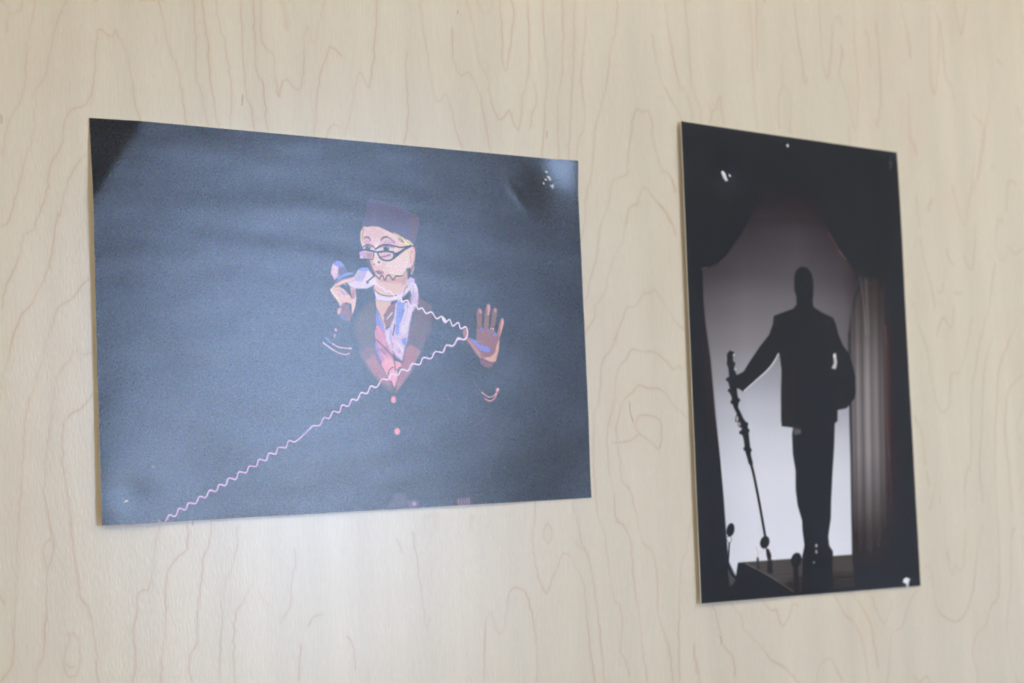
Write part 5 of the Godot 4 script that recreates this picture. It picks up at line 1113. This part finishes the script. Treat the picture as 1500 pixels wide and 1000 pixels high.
	["P", [18, 20, 25], 1, 0.3, [47.4, 247.2, 47.3, 247.8, 47.0, 248.3, 46.5, 248.7, 46.0, 248.9, 45.5, 248.9, 45.0, 248.7, 44.6, 248.3, 44.4, 247.8, 44.4, 247.2, 44.5, 246.6, 44.8, 246.1, 45.2, 245.7, 45.7, 245.5, 46.2, 245.5, 46.7, 245.7, 47.1, 246.0, 47.3, 246.6]],
	["P", [18, 20, 25], 1, 0.3, [49.3, 257.7, 49.2, 258.3, 48.9, 258.9, 48.4, 259.3, 47.9, 259.5, 47.4, 259.5, 46.9, 259.3, 46.5, 258.9, 46.3, 258.4, 46.3, 257.8, 46.4, 257.2, 46.7, 256.7, 47.1, 256.3, 47.6, 256.0, 48.1, 256.0, 48.6, 256.2, 49.0, 256.6, 49.2, 257.1]],
	["P", [18, 20, 25], 1, 0.3, [52.0, 268.9, 51.9, 269.5, 51.6, 270.1, 51.1, 270.5, 50.6, 270.7, 50.1, 270.7, 49.6, 270.5, 49.2, 270.1, 49.0, 269.6, 49.0, 269.0, 49.1, 268.4, 49.4, 267.8, 49.8, 267.5, 50.3, 267.2, 50.8, 267.2, 51.3, 267.4, 51.7, 267.8, 51.9, 268.3]],
	["P", [18, 20, 25], 1, 0.3, [61.8, 267.0, 61.6, 267.6, 61.3, 268.1, 60.9, 268.5, 60.4, 268.7, 59.9, 268.7, 59.4, 268.5, 59.0, 268.1, 58.8, 267.6, 58.7, 267.0, 58.8, 266.4, 59.1, 265.9, 59.6, 265.5, 60.1, 265.3, 60.6, 265.2, 61.1, 265.4, 61.5, 265.8, 61.7, 266.4]],
	["P", [18, 20, 25], 1, 0.3, [71.1, 290.1, 71.0, 290.7, 70.7, 291.2, 70.2, 291.6, 69.7, 291.8, 69.2, 291.8, 68.7, 291.6, 68.3, 291.2, 68.1, 290.7, 68.0, 290.1, 68.2, 289.5, 68.5, 288.9, 68.9, 288.6, 69.4, 288.3, 69.9, 288.3, 70.4, 288.5, 70.8, 288.9, 71.0, 289.5]],
	["P", [18, 20, 25], 1, 0.3, [72.4, 296.3, 72.3, 296.9, 72.0, 297.5, 71.6, 297.8, 71.0, 298.1, 70.5, 298.1, 70.0, 297.8, 69.6, 297.5, 69.4, 296.9, 69.3, 296.3, 69.5, 295.7, 69.8, 295.2, 70.2, 294.8, 70.7, 294.6, 71.3, 294.6, 71.7, 294.8, 72.1, 295.2, 72.4, 295.7]],
	["P", [18, 20, 25], 1, 0.3, [61.6, 298.2, 61.4, 298.8, 61.1, 299.3, 60.7, 299.7, 60.2, 299.9, 59.7, 299.9, 59.2, 299.7, 58.8, 299.3, 58.6, 298.8, 58.5, 298.2, 58.6, 297.6, 58.9, 297.1, 59.4, 296.7, 59.9, 296.5, 60.4, 296.5, 60.9, 296.7, 61.3, 297.1, 61.5, 297.6]],
	["P", [18, 20, 25], 1, 0.3, [66.2, 313.8, 66.1, 314.4, 65.8, 314.9, 65.4, 315.3, 64.9, 315.5, 64.3, 315.5, 63.8, 315.3, 63.5, 314.9, 63.2, 314.4, 63.2, 313.8, 63.3, 313.2, 63.6, 312.7, 64.0, 312.3, 64.5, 312.1, 65.1, 312.1, 65.6, 312.3, 65.9, 312.7, 66.2, 313.2]],
	["P", [18, 20, 25], 1, 0.3, [74.2, 315.1, 74.0, 315.7, 73.7, 316.2, 73.3, 316.6, 72.8, 316.8, 72.3, 316.8, 71.8, 316.6, 71.4, 316.2, 71.1, 315.7, 71.1, 315.1, 71.2, 314.5, 71.5, 314.0, 72.0, 313.6, 72.5, 313.4, 73.0, 313.4, 73.5, 313.6, 73.9, 314.0, 74.1, 314.5]],
	["P", [18, 20, 25], 1, 0.3, [57.6, 231.9, 57.5, 232.5, 57.2, 233.1, 56.7, 233.5, 56.2, 233.7, 55.7, 233.7, 55.2, 233.5, 54.8, 233.1, 54.6, 232.6, 54.5, 232.0, 54.7, 231.4, 55.0, 230.8, 55.4, 230.4, 55.9, 230.2, 56.4, 230.2, 56.9, 230.4, 57.3, 230.8, 57.5, 231.3]],
	["P", [18, 20, 25], 1, 0.45, [153.6, 131.6, 162.3, 132.3, 168.3, 137.6, 170.4, 147.4, 169.4, 158.3, 167.6, 165.6, 168.4, 171.9, 179.5, 176.8, 195.7, 181.6, 199.1, 187.8, 202.2, 198.6, 207.9, 209.3, 215.2, 216.3, 219.7, 225.3, 223.7, 241.6, 223.0, 258.0, 220.8, 263.5, 208.4, 273.6, 195.4, 275.5, 194.5, 287.1, 193.7, 287.0, 190.3, 289.0, 187.8, 312.1, 182.9, 342.6, 179.9, 365.4, 178.0, 384.4, 173.3, 401.3, 173.9, 410.7, 178.9, 416.6, 177.7, 426.0, 176.4, 433.4, 176.0, 456.9, 133.5, 455.9, 135.8, 429.7, 136.1, 418.5, 139.3, 409.4, 137.7, 394.4, 137.8, 385.0, 132.8, 369.9, 131.2, 354.9, 132.4, 336.2, 129.6, 319.3, 129.6, 300.5, 131.4, 293.3, 115.8, 292.0, 115.9, 289.2, 115.5, 285.7, 117.0, 263.0, 119.5, 236.6, 117.5, 218.8, 104.0, 233.5, 88.9, 244.6, 66.8, 258.8, 61.2, 256.0, 56.6, 255.2, 57.3, 243.2, 68.0, 239.5, 75.6, 230.7, 90.8, 214.6, 104.8, 201.9, 110.3, 191.2, 112.1, 183.2, 122.0, 180.1, 139.5, 174.9, 144.8, 170.2, 144.9, 161.3, 142.5, 156.0, 143.5, 141.7, 147.1, 135.2]],
	["P", [41, 29, 27], 0.55, 3, [123.8, 226.0, 138.8, 222.1, 141.6, 253.8, 134.4, 287.4, 117.4, 286.6, 118.6, 254.2]],
	["P", [30, 20, 25], 0.5, 2, [113.0, 187.6, 126.6, 183.5, 127.2, 211.8, 104.4, 226.5, 84.4, 240.9, 90.5, 219.9, 105.9, 203.7]],
	["P", [121, 114, 112], 0.7, 1, [131.4, 293.7, 142.4, 294.8, 142.1, 299.5, 133.0, 300.9]],
	["S", [243, 243, 241], 0.9, 0.45, [67.4, 258.1, 84.0, 247.5, 100.2, 237.1, 110.4, 228.1, 115.9, 220.6], 1.2],
	["P", [208, 197, 192], 1, 0.4, [193.1, 218.8, 197.0, 217.4, 198.3, 227.7, 195.8, 234.1, 189.5, 233.3, 193.7, 227.8]],
	["P", [241, 236, 230], 0.9, 0.3, [196.3, 220.5, 196.1, 221.2, 195.8, 221.9, 195.4, 222.4, 194.8, 222.7, 194.3, 222.7, 193.8, 222.4, 193.4, 222.0, 193.2, 221.3, 193.2, 220.6, 193.3, 219.8, 193.6, 219.2, 194.1, 218.7, 194.6, 218.4, 195.1, 218.4, 195.6, 218.6, 196.0, 219.1, 196.2, 219.8]],
	["S", [62, 50, 49], 0.7, 0.3, [69.3, 238.6, 62.0, 242.2], 1],
	["P", [18, 20, 25], 0.85, 0.8, [136.1, 418.5, 178.8, 418.5, 177.2, 433.5, 177.3, 457.6, 133.5, 456.2]],
	["P", [235, 229, 224], 0.9, 0.3, [157.3, 410.1, 157.2, 410.6, 156.9, 411.0, 156.4, 411.3, 155.9, 411.5, 155.3, 411.5, 154.8, 411.3, 154.4, 410.9, 154.2, 410.5, 154.1, 409.9, 154.3, 409.4, 154.6, 409.0, 155.0, 408.7, 155.5, 408.5, 156.1, 408.5, 156.6, 408.7, 157.0, 409.1, 157.3, 409.5]],
	["P", [202, 195, 190], 0.85, 0.35, [156.9, 416.0, 156.8, 416.7, 156.4, 417.4, 156.0, 417.8, 155.4, 418.0, 154.9, 418.0, 154.4, 417.7, 154.0, 417.3, 153.8, 416.6, 153.7, 415.9, 153.9, 415.2, 154.2, 414.6, 154.6, 414.2, 155.2, 413.9, 155.7, 414.0, 156.2, 414.2, 156.6, 414.7, 156.9, 415.3]],
	["P", [168, 164, 163], 0.8, 0.35, [153.0, 426.4, 152.9, 426.7, 152.6, 427.1, 152.1, 427.3, 151.6, 427.4, 151.0, 427.4, 150.5, 427.2, 150.1, 427.0, 149.9, 426.6, 149.8, 426.2, 149.9, 425.8, 150.2, 425.5, 150.7, 425.3, 151.2, 425.2, 151.7, 425.2, 152.3, 425.4, 152.7, 425.6, 152.9, 426.0]],
	["P", [18, 20, 25], 1, 0.45, [134.5, 424.4, 133.1, 426.7, 131.1, 428.6, 128.6, 429.9, 126.0, 430.2, 123.6, 429.7, 121.6, 428.4, 120.3, 426.5, 119.9, 424.1, 120.3, 421.6, 121.7, 419.2, 123.7, 417.3, 126.2, 416.1, 128.8, 415.7, 131.2, 416.2, 133.2, 417.5, 134.5, 419.5, 134.9, 421.8]],
	["P", [26, 20, 25], 0.9, 0.9, [122.8, 429.1, 129.6, 429.4, 128.9, 454.9, 121.9, 454.5]],
	["P", [112, 62, 71], 0.9, 0.3, [294.8, 388.9, 294.6, 389.4, 294.3, 389.8, 293.8, 390.0, 293.2, 390.2, 292.6, 390.2, 292.1, 390.0, 291.6, 389.7, 291.3, 389.2, 291.3, 388.8, 291.4, 388.3, 291.8, 387.9, 292.3, 387.6, 292.8, 387.5, 293.4, 387.5, 294.0, 387.7, 294.5, 388.0, 294.7, 388.4]],
	["S", [95, 102, 105], 0.7, 0.3, [297.4, 436.2, 304.8, 435.2], 0.6],
	["S", [67, 75, 81], 0.55, 0.9, [293.0, 2.9, 294.3, 10.0, 292.2, 19.4], 3],
	["S", [112, 118, 121], 0.7, 0.4, [297.7, 2.0, 303.5, 9.1], 0.8],
	["S", [104, 112, 114], 0.7, 0.4, [290.5, 13.3, 295.6, 11.8, 292.9, 18.2], 1],
	["S", [88, 95, 98], 0.6, 0.4, [294.8, 4.2, 292.9, 10.2], 0.8],
	["S", [62, 64, 71], 0.6, 0.3, [7.2, 307.6, 9.1, 304.9], 0.6],
]
